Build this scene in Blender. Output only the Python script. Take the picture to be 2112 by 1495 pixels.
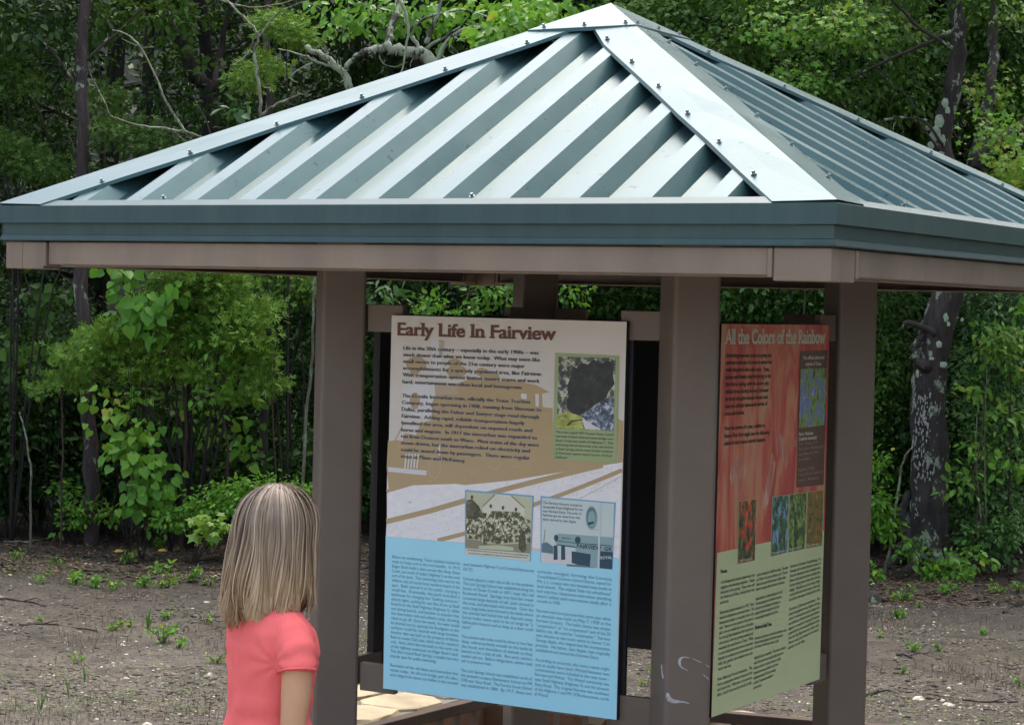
import bpy, math, random
import numpy as np
from mathutils import Vector, Matrix
random.seed(7); RNG = np.random.default_rng(7)
sc = bpy.context.scene
for _o in list(bpy.data.objects): bpy.data.objects.remove(_o)
COL = sc.collection
PI = math.pi

# ------------------------------------------------------------------ camera
CAMZ = 1.75
CPOS = np.array([3.145, -5.837, CAMZ])
F_PX = 4435.7                       # focal length for a 2112 px wide frame
yaw, pit, roll = -0.536, -0.027, 0.024
_cy, _sy, _cp, _sp = math.cos(yaw), math.sin(yaw), math.cos(pit), math.sin(pit)
FW = np.array([_sy*_cp, _cy*_cp, _sp]); RT0 = np.array([_cy, -_sy, 0.0]); UP0 = np.cross(RT0, FW)
_cr, _sr = math.cos(roll), math.sin(roll)
RT = RT0*_cr + UP0*_sr; UP = -RT0*_sr + UP0*_cr
cam_d = bpy.data.cameras.new('camera'); cam = bpy.data.objects.new('camera', cam_d); COL.objects.link(cam)
cam.matrix_world = Matrix(((RT[0], UP[0], -FW[0], CPOS[0]), (RT[1], UP[1], -FW[1], CPOS[1]),
                           (RT[2], UP[2], -FW[2], CPOS[2]), (0, 0, 0, 1)))
cam_d.sensor_width = 36.0; cam_d.lens = F_PX/2112*36.0; cam_d.clip_end = 500; cam_d.clip_start = 0.05
sc.camera = cam

# ------------------------------------------------------------------ sky, sun, exposure (overcast)
SUN_EL, SUN_AZ = math.radians(62), math.radians(356)     # azimuth clockwise from +Y
w = bpy.data.worlds.new("World"); sc.world = w; w.use_nodes = True
wn = w.node_tree.nodes; wl = w.node_tree.links
bg = wn['Background']
sky = wn.new('ShaderNodeTexSky'); sky.sky_type = 'NISHITA'; sky.sun_disc = False
sky.sun_elevation = SUN_EL; sky.sun_rotation = SUN_AZ; sky.dust_density = 6.0; sky.air_density = 1.2; sky.ozone_density = 1.0
hs = wn.new('ShaderNodeHueSaturation'); hs.inputs['Saturation'].default_value = 0.72
wl.new(sky.outputs[0], hs.inputs['Color']); wl.new(hs.outputs[0], bg.inputs[0]); bg.inputs[1].default_value = 0.15
sun_d = bpy.data.lights.new('sun', 'SUN'); sun = bpy.data.objects.new('sun', sun_d); COL.objects.link(sun)
sun_d.energy = 0.5; sun_d.angle = math.radians(80); sun_d.color = (1.0, 0.97, 0.92)
_sd = Vector((math.sin(SUN_AZ)*math.cos(SUN_EL), math.cos(SUN_AZ)*math.cos(SUN_EL), math.sin(SUN_EL)))
sun.rotation_euler = _sd.to_track_quat('Z', 'Y').to_euler()
sc.view_settings.view_transform = 'Standard'; sc.view_settings.look = 'None'
sc.view_settings.exposure = 1.6; sc.view_settings.gamma = 1.0
sc.cycles.max_bounces = 6; sc.cycles.diffuse_bounces = 3; sc.cycles.glossy_bounces = 3; sc.cycles.transmission_bounces = 3

# ------------------------------------------------------------------ helpers
def at(px, py, depth):
    """world point seen at photograph pixel (px,py) at that distance along the view"""
    return CPOS + depth*(FW + RT*(px-1056)/F_PX - UP*(py-747.5)/F_PX)
def on_ground(px, py, z=0.0):
    d = FW + RT*(px-1056)/F_PX - UP*(py-747.5)/F_PX
    return CPOS + d*((z-CPOS[2])/d[2])

MATS = {}
def nodes(name):
    m = bpy.data.materials.new(name); m.use_nodes = True
    nt = m.node_tree; b = nt.nodes['Principled BSDF']
    MATS[name] = m
    return m, nt, b
def _noise(nt, scale, detail=4, rough=0.6, coord='Object', dist=0.0, vscale=None):
    tc = nt.nodes.new('ShaderNodeTexCoord'); n = nt.nodes.new('ShaderNodeTexNoise')
    n.inputs['Scale'].default_value = scale; n.inputs['Detail'].default_value = detail
    n.inputs['Roughness'].default_value = rough; n.inputs['Distortion'].default_value = dist
    if vscale:
        mp = nt.nodes.new('ShaderNodeMapping'); mp.inputs['Scale'].default_value = vscale
        nt.links.new(tc.outputs[coord], mp.inputs[0]); nt.links.new(mp.outputs[0], n.inputs['Vector'])
    else: nt.links.new(tc.outputs[coord], n.inputs['Vector'])
    return n
def _ramp(nt, src, stops):
    r = nt.nodes.new('ShaderNodeValToRGB'); e = r.color_ramp.elements
    while len(e) < len(stops): e.new(0.5)
    for i, (p, c) in enumerate(stops):
        e[i].position = p; e[i].color = (*c, 1) if len(c) == 3 else c
    nt.links.new(src, r.inputs[0]); return r
def _bump(nt, b, src, strength, dist=0.01):
    bp = nt.nodes.new('ShaderNodeBump'); bp.inputs['Strength'].default_value = strength; bp.inputs['Distance'].default_value = dist
    nt.links.new(src, bp.inputs['Height']); nt.links.new(bp.outputs[0], b.inputs['Normal']); return bp
def mat(name, col, rough=0.6, var=0.12, scale=6, bump=0.0, bscale=60, metal=0.0, coat=0.0, spec=0.5, vscale=None, coord='Object'):
    m, nt, b = nodes(name)
    n = _noise(nt, scale, 5, 0.6, coord, 0.3, vscale)
    lo = [max(0, c*(1-var)) for c in col]; hi = [min(1, c*(1+var)) for c in col]
    r = _ramp(nt, n.outputs[0], [(0.3, lo), (0.7, hi)])
    nt.links.new(r.outputs[0], b.inputs['Base Color'])
    b.inputs['Roughness'].default_value = rough; b.inputs['Metallic'].default_value = metal
    b.inputs['Specular IOR Level'].default_value = spec
    if coat: b.inputs['Coat Weight'].default_value = coat; b.inputs['Coat Roughness'].default_value = 0.15
    if bump:
        n2 = _noise(nt, bscale, 4, 0.6, coord); _bump(nt, b, n2.outputs[0], bump, 0.004)
    return m

class MB:
    def __init__(s): s.v = []; s.f = []; s.m = []; s.arr = []; s.n = 0
    def add(s, verts, faces, mi=0):
        o = s.n
        s.v.append(np.asarray(verts, float).reshape(-1, 3)); s.n += len(s.v[-1])
        s.f.extend([tuple(i+o for i in f) for f in faces]); s.m.extend([mi]*len(faces)); return s
    def box(s, a, b, mi=0, R=None, t=None, bev=0.0):
        a = np.minimum(a, b) if bev == 0 else a; 
        x0, y0, z0 = a; x1, y1, z1 = b
        v = np.array([(x0,y0,z0),(x1,y0,z0),(x1,y1,z0),(x0,y1,z0),(x0,y0,z1),(x1,y0,z1),(x1,y1,z1),(x0,y1,z1)], float)
        if R is not None: v = v@np.asarray(R).T
        if t is not None: v = v+np.asarray(t)
        return s.add(v, [(0,3,2,1),(4,5,6,7),(0,1,5,4),(1,2,6,5),(2,3,7,6),(3,0,4,7)], mi)
    def prism(s, poly, y0, y1, mi=0, R=None, t=None):
        """polygon in (x,z), extruded along y"""
        n = len(poly); v = [(x, y0, z) for x, z in poly]+[(x, y1, z) for x, z in poly]
        v = np.array(v, float)
        if R is not None: v = v@np.asarray(R).T
        if t is not None: v = v+np.asarray(t)
        f = [tuple(range(n)), tuple(range(2*n-1, n-1, -1))]+[(i, n+i, n+(i+1) % n, (i+1) % n) for i in range(n)]
        return s.add(v, f, mi)
    def tube(s, pts, rad, k=8, mi=0, cap=True, rough=0.0):
        pts = np.asarray(pts, float); n = len(pts)
        rad = np.broadcast_to(np.asarray(rad, float), (n,))
        t = np.gradient(pts, axis=0); t /= (np.linalg.norm(t, axis=1, keepdims=True)+1e-9)
        ref = np.array([0, 0, 1.0]) if abs(t[0][2]) < 0.9 else np.array([1.0, 0, 0])
        V = []
        a = np.cross(t[0], ref); a /= np.linalg.norm(a)
        for i in range(n):
            a = a - t[i]*(a@t[i]); a /= (np.linalg.norm(a)+1e-9); b = np.cross(t[i], a)
            for j in range(k):
                an = 2*PI*j/k; rr = rad[i]*(1+rough*random.uniform(-1, 1))
                V.append(pts[i]+rr*(a*math.cos(an)+b*math.sin(an)))
        F = [(i*k+j, i*k+(j+1) % k, (i+1)*k+(j+1) % k, (i+1)*k+j) for i in range(n-1) for j in range(k)]
        if cap: F += [tuple(range(k-1, -1, -1)), tuple((n-1)*k+j for j in range(k))]
        return s.add(V, F, mi)
    def build(s, name, mats, parent=None, org=(0, 0, 0), smooth=False, bevel=0.0, auto=None):
        me = bpy.data.meshes.new(name)
        V = np.concatenate(s.v)-np.asarray(org, float) if s.v else np.zeros((0, 3))
        me.from_pydata(V.tolist(), [], s.f)
        mats = mats if isinstance(mats, (list, tuple)) else [mats]
        for m in mats: me.materials.append(m)
        if len(mats) > 1: me.polygons.foreach_set('material_index', np.array(s.m, dtype=np.int32))
        if smooth: me.polygons.foreach_set('use_smooth', np.ones(len(s.f), dtype=bool))
        me.update()
        o = bpy.data.objects.new(name, me); COL.objects.link(o)
        if parent is not None: o.parent = parent
        if bevel:
            bv = o.modifiers.new('bevel', 'BEVEL'); bv.width = bevel; bv.segments = 2; bv.limit_method = 'ANGLE'; bv.angle_limit = 0.7
        return o
def thing(name, label, cat, loc=(0, 0, 0), rz=0.0, group=None):
    o = bpy.data.objects.new(name, None); COL.objects.link(o); o.location = [float(c) for c in loc]; o.rotation_euler = (0, 0, rz)
    o.empty_display_size = 0.1; tag(o, label, cat, group); return o
def tag(o, label=None, cat=None, group=None, kind=None):
    if label: o['label'] = label
    if cat: o['category'] = cat
    if group: o['group'] = group
    if kind: o['kind'] = kind
    return o
def copy_tree(o, parent=None):
    c = o.copy(); COL.objects.link(c); c.parent = parent
    for ch in list(o.children): copy_tree(ch, c)
    return c
def Rz(a):
    c, s_ = math.cos(a), math.sin(a); return np.array([[c, -s_, 0], [s_, c, 0], [0, 0, 1.0]])
# ================================================================== KIOSK
S_ = 1.1
E_ = 1.168*S_; ZE = CAMZ+(0.295-0.072)*S_; ZA = CAMZ+(0.906-0.072)*S_
ZB1 = CAMZ+(0.256-0.072)*S_; F2 = 1.159*S_; ZF2 = CAMZ+(0.208-0.072)*S_
BH = 1.149*S_; ZBB = CAMZ+(0.146-0.072)*S_
PH = 0.525*S_; PW = 0.132; FLOOR = -0.62
ZST = CAMZ+(0.035-0.072)*S_; SWD = 0.354*S_; SHT = 1.0*S_

def roof_metal():
    m, nt, b = nodes('roof_metal')
    n = _noise(nt, 2.2, 6, 0.65, 'Object', 0.4)
    r = _ramp(nt, n.outputs[0], [(0.3, (0.032, 0.082, 0.088)), (0.7, (0.050, 0.106, 0.110))])
    n2 = _noise(nt, 14, 3, 0.5, 'Object', 0.0)
    st = _ramp(nt, n2.outputs[0], [(0.60, (0, 0, 0)), (0.85, (1, 1, 1))])
    mx = nt.nodes.new('ShaderNodeMix'); mx.data_type = 'RGBA'
    nt.links.new(st.outputs[0], mx.inputs['Factor']); nt.links.new(r.outputs[0], mx.inputs['A']); mx.inputs['B'].default_value = (0.062, 0.10, 0.098, 1)
    n5 = _noise(nt, 38, 2, 0.5, 'Object', 0.0); sp = _ramp(nt, n5.outputs[0], [(0.27, (0.45, 0.47, 0.45)), (0.31, (1, 1, 1))])
    m6 = nt.nodes.new('ShaderNodeMix'); m6.data_type = 'RGBA'; m6.blend_type = 'MULTIPLY'; m6.inputs['Factor'].default_value = 1.0
    nt.links.new(mx.outputs['Result'], m6.inputs['A']); nt.links.new(sp.outputs[0], m6.inputs['B'])
    nt.links.new(m6.outputs['Result'], b.inputs['Base Color'])
    rr = _ramp(nt, n.outputs[0], [(0.3, (0.24,)*3), (0.75, (0.38,)*3)]); nt.links.new(rr.outputs[0], b.inputs['Roughness'])
    b.inputs['Metallic'].default_value = 0.30; b.inputs['Specular IOR Level'].default_value = 0.28
    b.inputs['Coat Weight'].default_value = 0.12; b.inputs['Coat Roughness'].default_value = 0.2
    n3 = _noise(nt, 5, 3, 0.5, 'Object'); _bump(nt, b, n3.outputs[0], 0.10, 0.008)
    return m
def trim_metal():
    m, nt, b = nodes('trim_metal')
    n = _noise(nt, 3, 6, 0.7, 'Object', 0.2, (4, 4, 0.6))
    r = _ramp(nt, n.outputs[0], [(0.3, (0.024, 0.056, 0.058)), (0.55, (0.034, 0.072, 0.073)), (0.78, (0.050, 0.082, 0.068))])
    nt.links.new(r.outputs[0], b.inputs['Base Color']); b.inputs['Roughness'].default_value = 0.4
    b.inputs['Specular IOR Level'].default_value = 0.45; b.inputs['Metallic'].default_value = 0.1
    n3 = _noise(nt, 4, 3, 0.5, 'Object'); _bump(nt, b, n3.outputs[0], 0.1, 0.01)
    return m
M_ROOF = roof_metal(); M_TRIM = trim_metal()
M_BROWN = mat('brown_steel_paint', (0.152, 0.117, 0.094), 0.42, 0.16, 2.2, 0.05, 90, spec=0.5)
M_BEAM = mat('brown_beam_paint', (0.205, 0.158, 0.122), 0.4, 0.18, 2.2, 0.05, 60, vscale=(3, 3, 0.7))
M_SCREW = mat('galvanised_screw', (0.25, 0.30, 0.31), 0.35, 0.1, 20, metal=0.6)
M_BLACK = mat('black_panel', (0.012, 0.012, 0.016), 0.45, 0.1, 5)
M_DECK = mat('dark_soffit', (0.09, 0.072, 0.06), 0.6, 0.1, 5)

kiosk = thing('information_kiosk', 'four-post brown steel kiosk with a green ribbed metal pyramid roof', 'kiosk', (0, 0, FLOOR))
KO = (0, 0, FLOOR)
HR = 0.045                                # rib height
T_ = (ZA-ZE)/E_
def vlim(u): return max(E_-abs(u)-0.02, 0.0)
for k in range(4):
    R = Rz(k*PI/2)
    # ribbed sheet
    per = 0.198; tw = 0.055; rw = 0.030
    ks = []
    u = -E_-0.07
    while u < E_+per:
        for du, h in ((0, 0), (0.012, 0.0), (0.012+0.036, 0), (per-tw-2*rw, 0), (per-tw-rw, HR), (per-rw, HR), (per, 0)):
            ks.append((u+du, h))
        u += per
    ks = [(a, h) for a, h in ks if abs(a) < E_-0.03]
    ks.append((-E_+0.03, 0)); ks.append((E_-0.03, 0))
    ks.sort()
    # split at centre
    for i in range(len(ks)-1):
        if ks[i][0] < 0 < ks[i+1][0]:
            f = -ks[i][0]/(ks[i+1][0]-ks[i][0]); ks.insert(i+1, (0.0, ks[i][1]+(ks[i+1][1]-ks[i][1])*f)); break
    mb = MB(); V = []
    for a, h in ks:
        z0 = ZE-HR-0.004+h
        for v in (0.003, vlim(a)*0.5+0.0015, max(vlim(a), 0.004)):
            V.append((a, -E_+v, z0+v*T_))
    F = [(3*i+j, 3*i+3+j, 3*i+4+j, 3*i+1+j) for i in range(len(ks)-1) for j in (0, 1) if ks[i+1][0]-ks[i][0] > 1e-6]
    mb.add(np.array(V)@R.T, F)
    # lap seam: a thin raised strip where two sheets overlap
    if k in (0, 1):
        us = -0.395; 
        mb.add(np.array([(us, -E_+.003, ZE-HR-0.001), (us+.006, -E_+.003, ZE-HR-0.001), (us+.006, -E_+vlim(us), ZE-HR-.001+vlim(us)*T_), (us, -E_+vlim(us), ZE-HR-.001+vlim(us)*T_)])@R.T, [(0, 1, 2, 3)])
    ps = mb.build('roof_panel', M_ROOF, kiosk, KO)
    # soffit below the sheet
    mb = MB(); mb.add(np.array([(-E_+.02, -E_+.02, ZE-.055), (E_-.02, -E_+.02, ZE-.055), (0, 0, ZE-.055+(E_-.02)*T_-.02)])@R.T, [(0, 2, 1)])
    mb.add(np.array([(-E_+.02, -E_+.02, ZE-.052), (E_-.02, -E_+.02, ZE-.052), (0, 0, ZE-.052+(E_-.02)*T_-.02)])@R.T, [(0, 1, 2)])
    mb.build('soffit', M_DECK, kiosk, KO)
    # eave flashing flange + drip face + lower band with lip
    mb = MB()
    a = 0.030
    g = 0.0015
    def seg(pts_out):   # profile list of (dist outward from centre, z) -> mitred strip along the eave
        n = len(pts_out)
        V = [(-d, -d, z) for d, z in pts_out]+[(d, -d, z) for d, z in pts_out]
        mb.add(np.array(V)@R.T, [(i, n+i, n+i+1, i+1) for i in range(n-1)])
    seg([(E_-a, ZE+a*T_-0.002), (E_-a, ZE+a*T_+0.002), (E_-0.002, ZE+0.003), (E_+0.001, ZE+0.001), (E_+0.003, ZB1-.004), (E_-0.001, ZB1-.004), (E_-0.0015, ZB1+.006), (F2-0.006, ZB1+0.006)])
    mb.build('eave_flashing', M_TRIM, kiosk, KO)
    mb = MB()
    seg([(F2, ZB1+0.01), (F2, ZF2+0.016), (F2+0.002, ZF2+0.0145), (F2+0.006, ZF2+0.001), (F2+0.004, ZF2-0.002), (F2-0.03, ZF2-0.001)])
    # corner splice plate
    mb.box((F2-0.085, -F2-0.0025, ZF2+0.016), (F2+0.0015, -F2-0.0005, ZB1-0.006), R=R)
    mb.box((F2-0.075, -F2-0.0085, ZF2+0.001), (F2+0.0075, -F2-0.0062, ZF2+0.0065), R=R)
    mb.build('fascia', M_TRIM, kiosk, KO)
    # perimeter beam between corner boxes
    mb = MB(); c = 0.155
    mb.box((-BH+c, -BH, ZBB), (BH-c, -BH+0.05, ZF2-0.004), R=R)
    mb.box((-BH+c, -BH+0.05, ZBB-0.004), (BH-c, -BH+0.11, ZBB+0.002), R=R)
    mb.build('perimeter_beam', M_BEAM, kiosk, KO, bevel=0.004)
    # corner box with end plates
    mb = MB(); cb = 0.140
    mb.box((BH-cb, -BH-0.004, ZBB-0.013), (BH+0.004, -BH+0.06, ZF2-0.004), R=R)
    mb.box((BH-0.060, -BH+0.0602, ZBB-0.013), (BH+0.004, -BH+cb, ZF2-0.0045), R=R)
    mb.box((BH-cb-0.013, -BH-0.009, ZBB-0.005), (BH-cb-0.0005, -BH+0.056, ZF2-0.005), R=R)
    mb.box((BH-0.056, -BH+cb+0.0005, ZBB-0.005), (BH+0.009, -BH+cb+0.013, ZF2-0.005), R=R)
    mb.build('corner_box', M_BEAM, kiosk, KO, bevel=0.003)
    # inner tie beam between posts and a short strut
    mb = MB(); 
    mb.box((-PH+.05, -PH-0.03, ZBB+0.028), (PH-.05, -PH+0.03, ZF2-0.01), R=R)
    mb.build('tie_beam', M_BROWN, kiosk, KO)
    # hip cap
    wc = 0.160; mb = MB(); up = 0.006
    def cap(sgn):
        # strip on this face next to hip at u=sgn*(E_-v)
        v1 = E_-0.14
        pts = []
        for v in np.linspace(0.0, v1, 8):
            wob = 0.0015*math.sin(v*23+k)
            uo = (E_-v)*sgn; ui = max(E_-v-wc, 0.01)*sgn
            z = ZE+v*T_+up
            pts += [(uo, -E_+v, z+0.003), ((uo*0.5+ui*0.5), -E_+v, z+wob+.001), (ui, -E_+v, z-0.0005+wob), (ui-0.003*sgn, -E_+v, z-0.011+wob)]
        return pts
    Fc = [(4*i+j, 4*i+4+j, 4*i+5+j, 4*i+1+j) for i in range(7) for j in range(3)]
    mb.add(np.array(cap(1))@R.T, Fc)
    mb.add(np.array(cap(-1))@Rz((k+1)*PI/2).T, Fc)
    hc = mb.build('hip_cap', M_ROOF, kiosk, KO)
    first = None
    for fi, (sg, RR) in enumerate(((1, R), (-1, Rz((k+1)*PI/2)))):
        for j in range(6):
            v = 0.135+j*0.176; uu = sg*(E_-v-wc+0.026)
            if abs(uu) < 0.03: continue
            if first is None:
                m2 = MB(); hexa = [(0.0048*math.cos(q*PI/3), 0.0048*math.sin(q*PI/3)) for q in range(6)]
                wa = [(0.0076*math.cos(q*PI/6), 0.0076*math.sin(q*PI/6)) for q in range(12)]
                m2.add([(x, y, 0) for x, y in wa]+[(x, y, .002) for x, y in wa], [tuple(range(12, 24))]+[(i, (i+1) % 12, 12+(i+1) % 12, 12+i) for i in range(12)])
                m2.add([(x, y, .002) for x, y in hexa]+[(x*.92, y*.92, .009) for x, y in hexa], [tuple(range(6, 12))]+[(i, (i+1) % 6, 6+(i+1) % 6, 6+i) for i in range(6)])
                s1 = m2.build('screw', M_SCREW, hc); first = s1
            else:
                s1 = first.copy(); COL.objects.link(s1); s1.parent = hc
            p = RR@np.array([uu, -E_+v, ZE+v*T_+up+.001])
            s1.location = p-np.array(KO)
            tilt = Matrix.Rotation(math.atan2(RR[1][0], RR[0][0]), 4, 'Z')@Matrix.Rotation(math.atan(T_), 4, 'X')
            s1.rotation_euler = (tilt@Matrix.Rotation(random.uniform(0, 1), 4, 'Z')).to_euler()
    # a few loose sheet screws near the eave
    for uu in (-0.72, 0.28):
        s1 = first.copy(); COL.objects.link(s1); s1.parent = ps
        p = R@np.array([uu, -E_+0.055, ZE-HR+0.055*T_-0.001+HR*(0.9 if uu < 0 else .9)]); s1.location = p-np.array(KO)
        s1.rotation_euler = (Matrix.Rotation(k*PI/2, 4, 'Z')@Matrix.Rotation(math.atan(T_), 4, 'X')).to_euler()
# peak cap
mb = MB(); pk = 0.185; zc = 0.013
for k in range(4):
    R = Rz(k*PI/2)
    zb = ZA-pk*T_+zc
    mb.add(np.array([(-pk, -pk, zb), (pk, -pk, zb), (0, 0, ZA+zc), (0, 0, ZA+zc), (-pk-.001, -pk-.001, zb-0.012), (pk+.001, -pk-.001, zb-.012)])@R.T, [(0, 1, 2), (4, 5, 1, 0)])
pc = mb.build('peak_cap', M_ROOF, kiosk, KO)
for k in range(4):
    for uu in (-.14, .0, .14):
        s1 = first.copy(); COL.objects.link(s1); s1.parent = pc
        p = Rz(k*PI/2)@np.array([uu, -pk+0.02, ZA-(pk-.02)*T_+zc]); s1.location = p-np.array(KO)
        s1.rotation_euler = (Matrix.Rotation(k*PI/2, 4, 'Z')@Matrix.Rotation(math.atan(T_), 4, 'X')).to_euler()
# posts, square tubes turned 45 degrees, and the sign brackets
def post_mesh():
    mb = MB(); h = PW/2; r = 0.012; pr = []
    for cx, cy, a0 in ((h-r, h-r, 0), (-h+r, h-r, 90), (-h+r, -h+r, 180), (h-r, -h+r, 270)):
        for q in range(5):
            a = math.radians(a0+q*22.5); pr.append((cx+r*math.cos(a), cy+r*math.sin(a)))
    n = len(pr); R45 = Rz(PI/4)
    V = [(x, y, z) for z in (0, ZF2-FLOOR+0.03) for x, y in pr]
    mb.add(np.array(V)@R45.T, [(i, (i+1) % n, n+(i+1) % n, n+i) for i in range(n)]+[tuple(range(n-1, -1, -1)), tuple(range(n, 2*n))])
    mb.box((-.11, -.11, 0.0), (.11, .11, 0.012), R=R45)
    return mb
M_SCUFF = mat('white_scuff', (0.42, 0.42, 0.42), 0.8, 0.3, 80)
post0 = None
for k in range(4):
    if post0 is None: p = post0 = post_mesh().build('post', M_BROWN, kiosk); p.data.polygons.foreach_set('use_smooth', np.zeros(len(p.data.polygons), bool))
    else: p = post0.copy(); COL.objects.link(p); p.parent = kiosk
    q = Rz(k*PI/2)@np.array([PH, -PH, 0]); p.location = q
    if k == 0:
        # chalky scuff marks low on the corner post (thin worn streaks in the paint)
        def on_face(px, py, off):
            # intersect view ray with the post face whose outward normal is (sin0,-..) rotated 45
            best = None
            for nn in (np.array([0, -1.0, 0])@Rz(PI/4).T, np.array([0, -1.0, 0])@Rz(-PI/4).T):
                pl = np.array([PH, -PH, 0])+nn*(PW/2+off)
                d = FW+RT*(px-1056)/F_PX-UP*(py-747.5)/F_PX
                t = ((pl-CPOS)@nn)/(d@nn); X = CPOS+d*t
                tang = np.cross(nn, [0, 0, 1]); uu = (X-pl)@tang
                if abs(uu) <= PW/2-.003 and (best is None or t < best[0]): best = (t, X)
            return None if best is None else best[1]
        def streak(pts, wpx):
            mb = MB()
            P = [on_face(x, y, 0.0012) for x, y in pts]
            for i in range(len(P)-1):
                if P[i] is None or P[i+1] is None: continue
                d = P[i+1]-P[i]; n_ = np.linalg.norm(d)
                if n_ > .05: continue
                side = np.cross(d/n_, FW); side /= np.linalg.norm(side); w0 = wpx[i]/750/2; w1 = wpx[i+1]/750/2
                for sgn in (0,):
                    mb.add([P[i]-side*w0, P[i]+side*w0, P[i+1]+side*w1, P[i+1]-side*w1], [(0, 1, 2, 3)])
            if mb.v: mb.build('paint_scuff', M_SCUFF, p, q+np.array(KO))
        streak([(1364, 1370), (1366, 1385), (1368, 1398), (1370, 1412), (1374, 1425)], [2, 4, 4, 5, 3])
        streak([(1377, 1428), (1378, 1438), (1384, 1444), (1392, 1446), (1402, 1446), (1412, 1447), (1422, 1450)], [5, 10, 9, 8, 4, 3, 1.5])
        streak([(1422, 1356), (1412, 1354), (1405, 1356), (1401, 1362), (1402, 1370), (1406, 1376), (1414, 1380), (1419, 1383)], [1.5, 2, 4, 6, 5, 3, 2, 1])
        streak([(1428, 1357), (1438, 1362), (1448, 1366)], [1, 2, 1.5]); streak([(1456, 1370), (1464, 1376)], [1.5, 2])
        streak([(1450, 1390), (1462, 1400)], [1.5, 2.2])
        pass
ZSB = ZST-SHT
for k in range(4):
    R = Rz(k*PI/2)
    for sx in (-1, 1):
        for (za, zb) in ((ZST-0.050, ZST+0.031), (ZSB-0.018, ZSB+0.066)):
            mb = MB(); x0, x1 = sorted((sx*(PH-0.092), sx*(PH-0.215)))
            mb.box((x0, -PH-0.004+.012, za), (x1, -PH+0.03, zb), R=R)
            mb.build('sign_bracket', M_BROWN, kiosk, KO, bevel=0.002)
# ================================================================== SIGNS
def homog(src, dst):
    A = []; b = []
    for (x, y), (u, v) in zip(src, dst):
        A += [[x, y, 1, 0, 0, 0, -u*x, -u*y], [0, 0, 0, x, y, 1, -v*x, -v*y]]; b += [u, v]
    h = np.linalg.solve(np.array(A, float), np.array(b, float)); h = np.append(h, 1).reshape(3, 3)
    def f(p):
        q = h@np.array([p[0], p[1], 1.0]); return (q[0]/q[2], q[1]/q[2])
    return f
RECT = [(-SWD, SHT), (SWD, SHT), (SWD, 0), (-SWD, 0)]
H1 = homog([(806, 650), (1294, 662), (1275, 1481), (792, 1420)], RECT)
H2 = homog([(1491.7, 670), (1715, 671.6), (1683, 1400), (1471, 1481)], RECT)
def crop(x0, y0, k, H): return lambda x, y: H((x0+x*k, y0+y*k))
c1 = crop(780, 640, 530/2112, H1); c2 = crop(780, 960, 530/1481, H1); c5 = crop(940, 1000, 350/2112, H1)
c3 = crop(1450, 650, 380/1321, H2); c4 = crop(1450, 1030, 380/1222, H2); c6 = crop(1475, 1150, 225/1979, H2); c7 = crop(1475, 1300, 225/1979, H2); c8 = crop(1630, 720, 90/448, H2); c9 = crop(1485, 680, 235/1351, H2)

def flat(name, col, rough=0.35, coat=0.0):
    m, nt, b = nodes(name); b.inputs['Roughness'].default_value = rough; b.inputs['Specular IOR Level'].default_value = 0.4
    n = _noise(nt, 5, 4, 0.6); lo = [c*.95 for c in col]
    r = _ramp(nt, n.outputs[0], [(0.35, lo), (0.65, col)]); nt.links.new(r.outputs[0], b.inputs['Base Color'])
    if coat: b.inputs['Coat Weight'].default_value = coat
    return m
P = {}
def pc_(name, col, **k): P[name] = flat(name, col, **k); return P[name]
pc_('print_paper', (0.70, 0.66, 0.61)); pc_('print_white', (0.72, 0.71, 0.74)); pc_('print_tan', (0.50, 0.37, 0.205)); pc_('print_tan_light', (0.52, 0.43, 0.32))
pc_('print_sky', (0.40, 0.80, 0.96)); pc_('print_blue_edge', (0.20, 0.44, 0.66)); pc_('print_ink', (0.018, 0.045, 0.09)); pc_('print_column_ink', (0.05, 0.19, 0.32)); pc_('print_title', (0.14, 0.045, 0.028)); pc_('print_halo', (0.60, 0.56, 0.48))
pc_('print_frame_green', (0.36, 0.45, 0.22)); pc_('print_sepia', (0.58, 0.60, 0.42)); pc_('print_sepia_dark', (0.10, 0.095, 0.06)); pc_('print_cream', (0.74, 0.74, 0.62)); pc_('print_sepia_mid', (0.30, 0.29, 0.2))
pc_('print_cyan_pale', (0.62, 0.72, 0.70)); pc_('print_cyan_mid', (0.30, 0.45, 0.47)); pc_('print_cyan_dark', (0.035, 0.085, 0.13)); pc_('print_cyan_grey', (0.12, 0.21, 0.26))
pc_('print_leafgreen', (0.53, 0.60, 0.34)); pc_('print_brown', (0.11, 0.058, 0.042)); pc_('print_black', (0.02, 0.02, 0.02)); pc_('print_pale', (0.55, 0.55, 0.45)); pc_('print_tanink', (0.35, 0.24, 0.14)); pc_('print_pinkedge', (0.5, 0.06, 0.07))
def noise_print(name, stops, scale, vs=None, detail=4, dist=0.3):
    m, nt, b = nodes(name); n = _noise(nt, scale, detail, 0.65, 'Object', dist, vs)
    r = _ramp(nt, n.outputs[0], stops); nt.links.new(r.outputs[0], b.inputs['Base Color']); b.inputs['Roughness'].default_value = 0.35
    P[name] = m; return m
noise_print('print_gravel', [(0.24, (0.50, 0.46, 0.44)), (0.34, (0.82, 0.80, 0.82)), (0.7, (0.90, 0.89, 0.91))], 40, (1, 1, 2.2))
noise_print('print_rock', [(0.36, (0.03, 0.04, 0.05)), (0.5, (0.12, 0.14, 0.12)), (0.56, (0.50, 0.52, 0.38)), (0.7, (0.62, 0.62, 0.55))], 55)
noise_print('print_rock_blue', [(0.40, (0.03, 0.05, 0.09)), (0.52, (0.16, 0.2, 0.28)), (0.62, (0.6, 0.65, 0.75))], 70)
noise_print('print_water', [(0.3, (0.18, 0.2, 0.04)), (0.55, (0.50, 0.55, 0.12)), (0.7, (0.62, 0.63, 0.25))], 30, (1, 1, 2))
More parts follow.
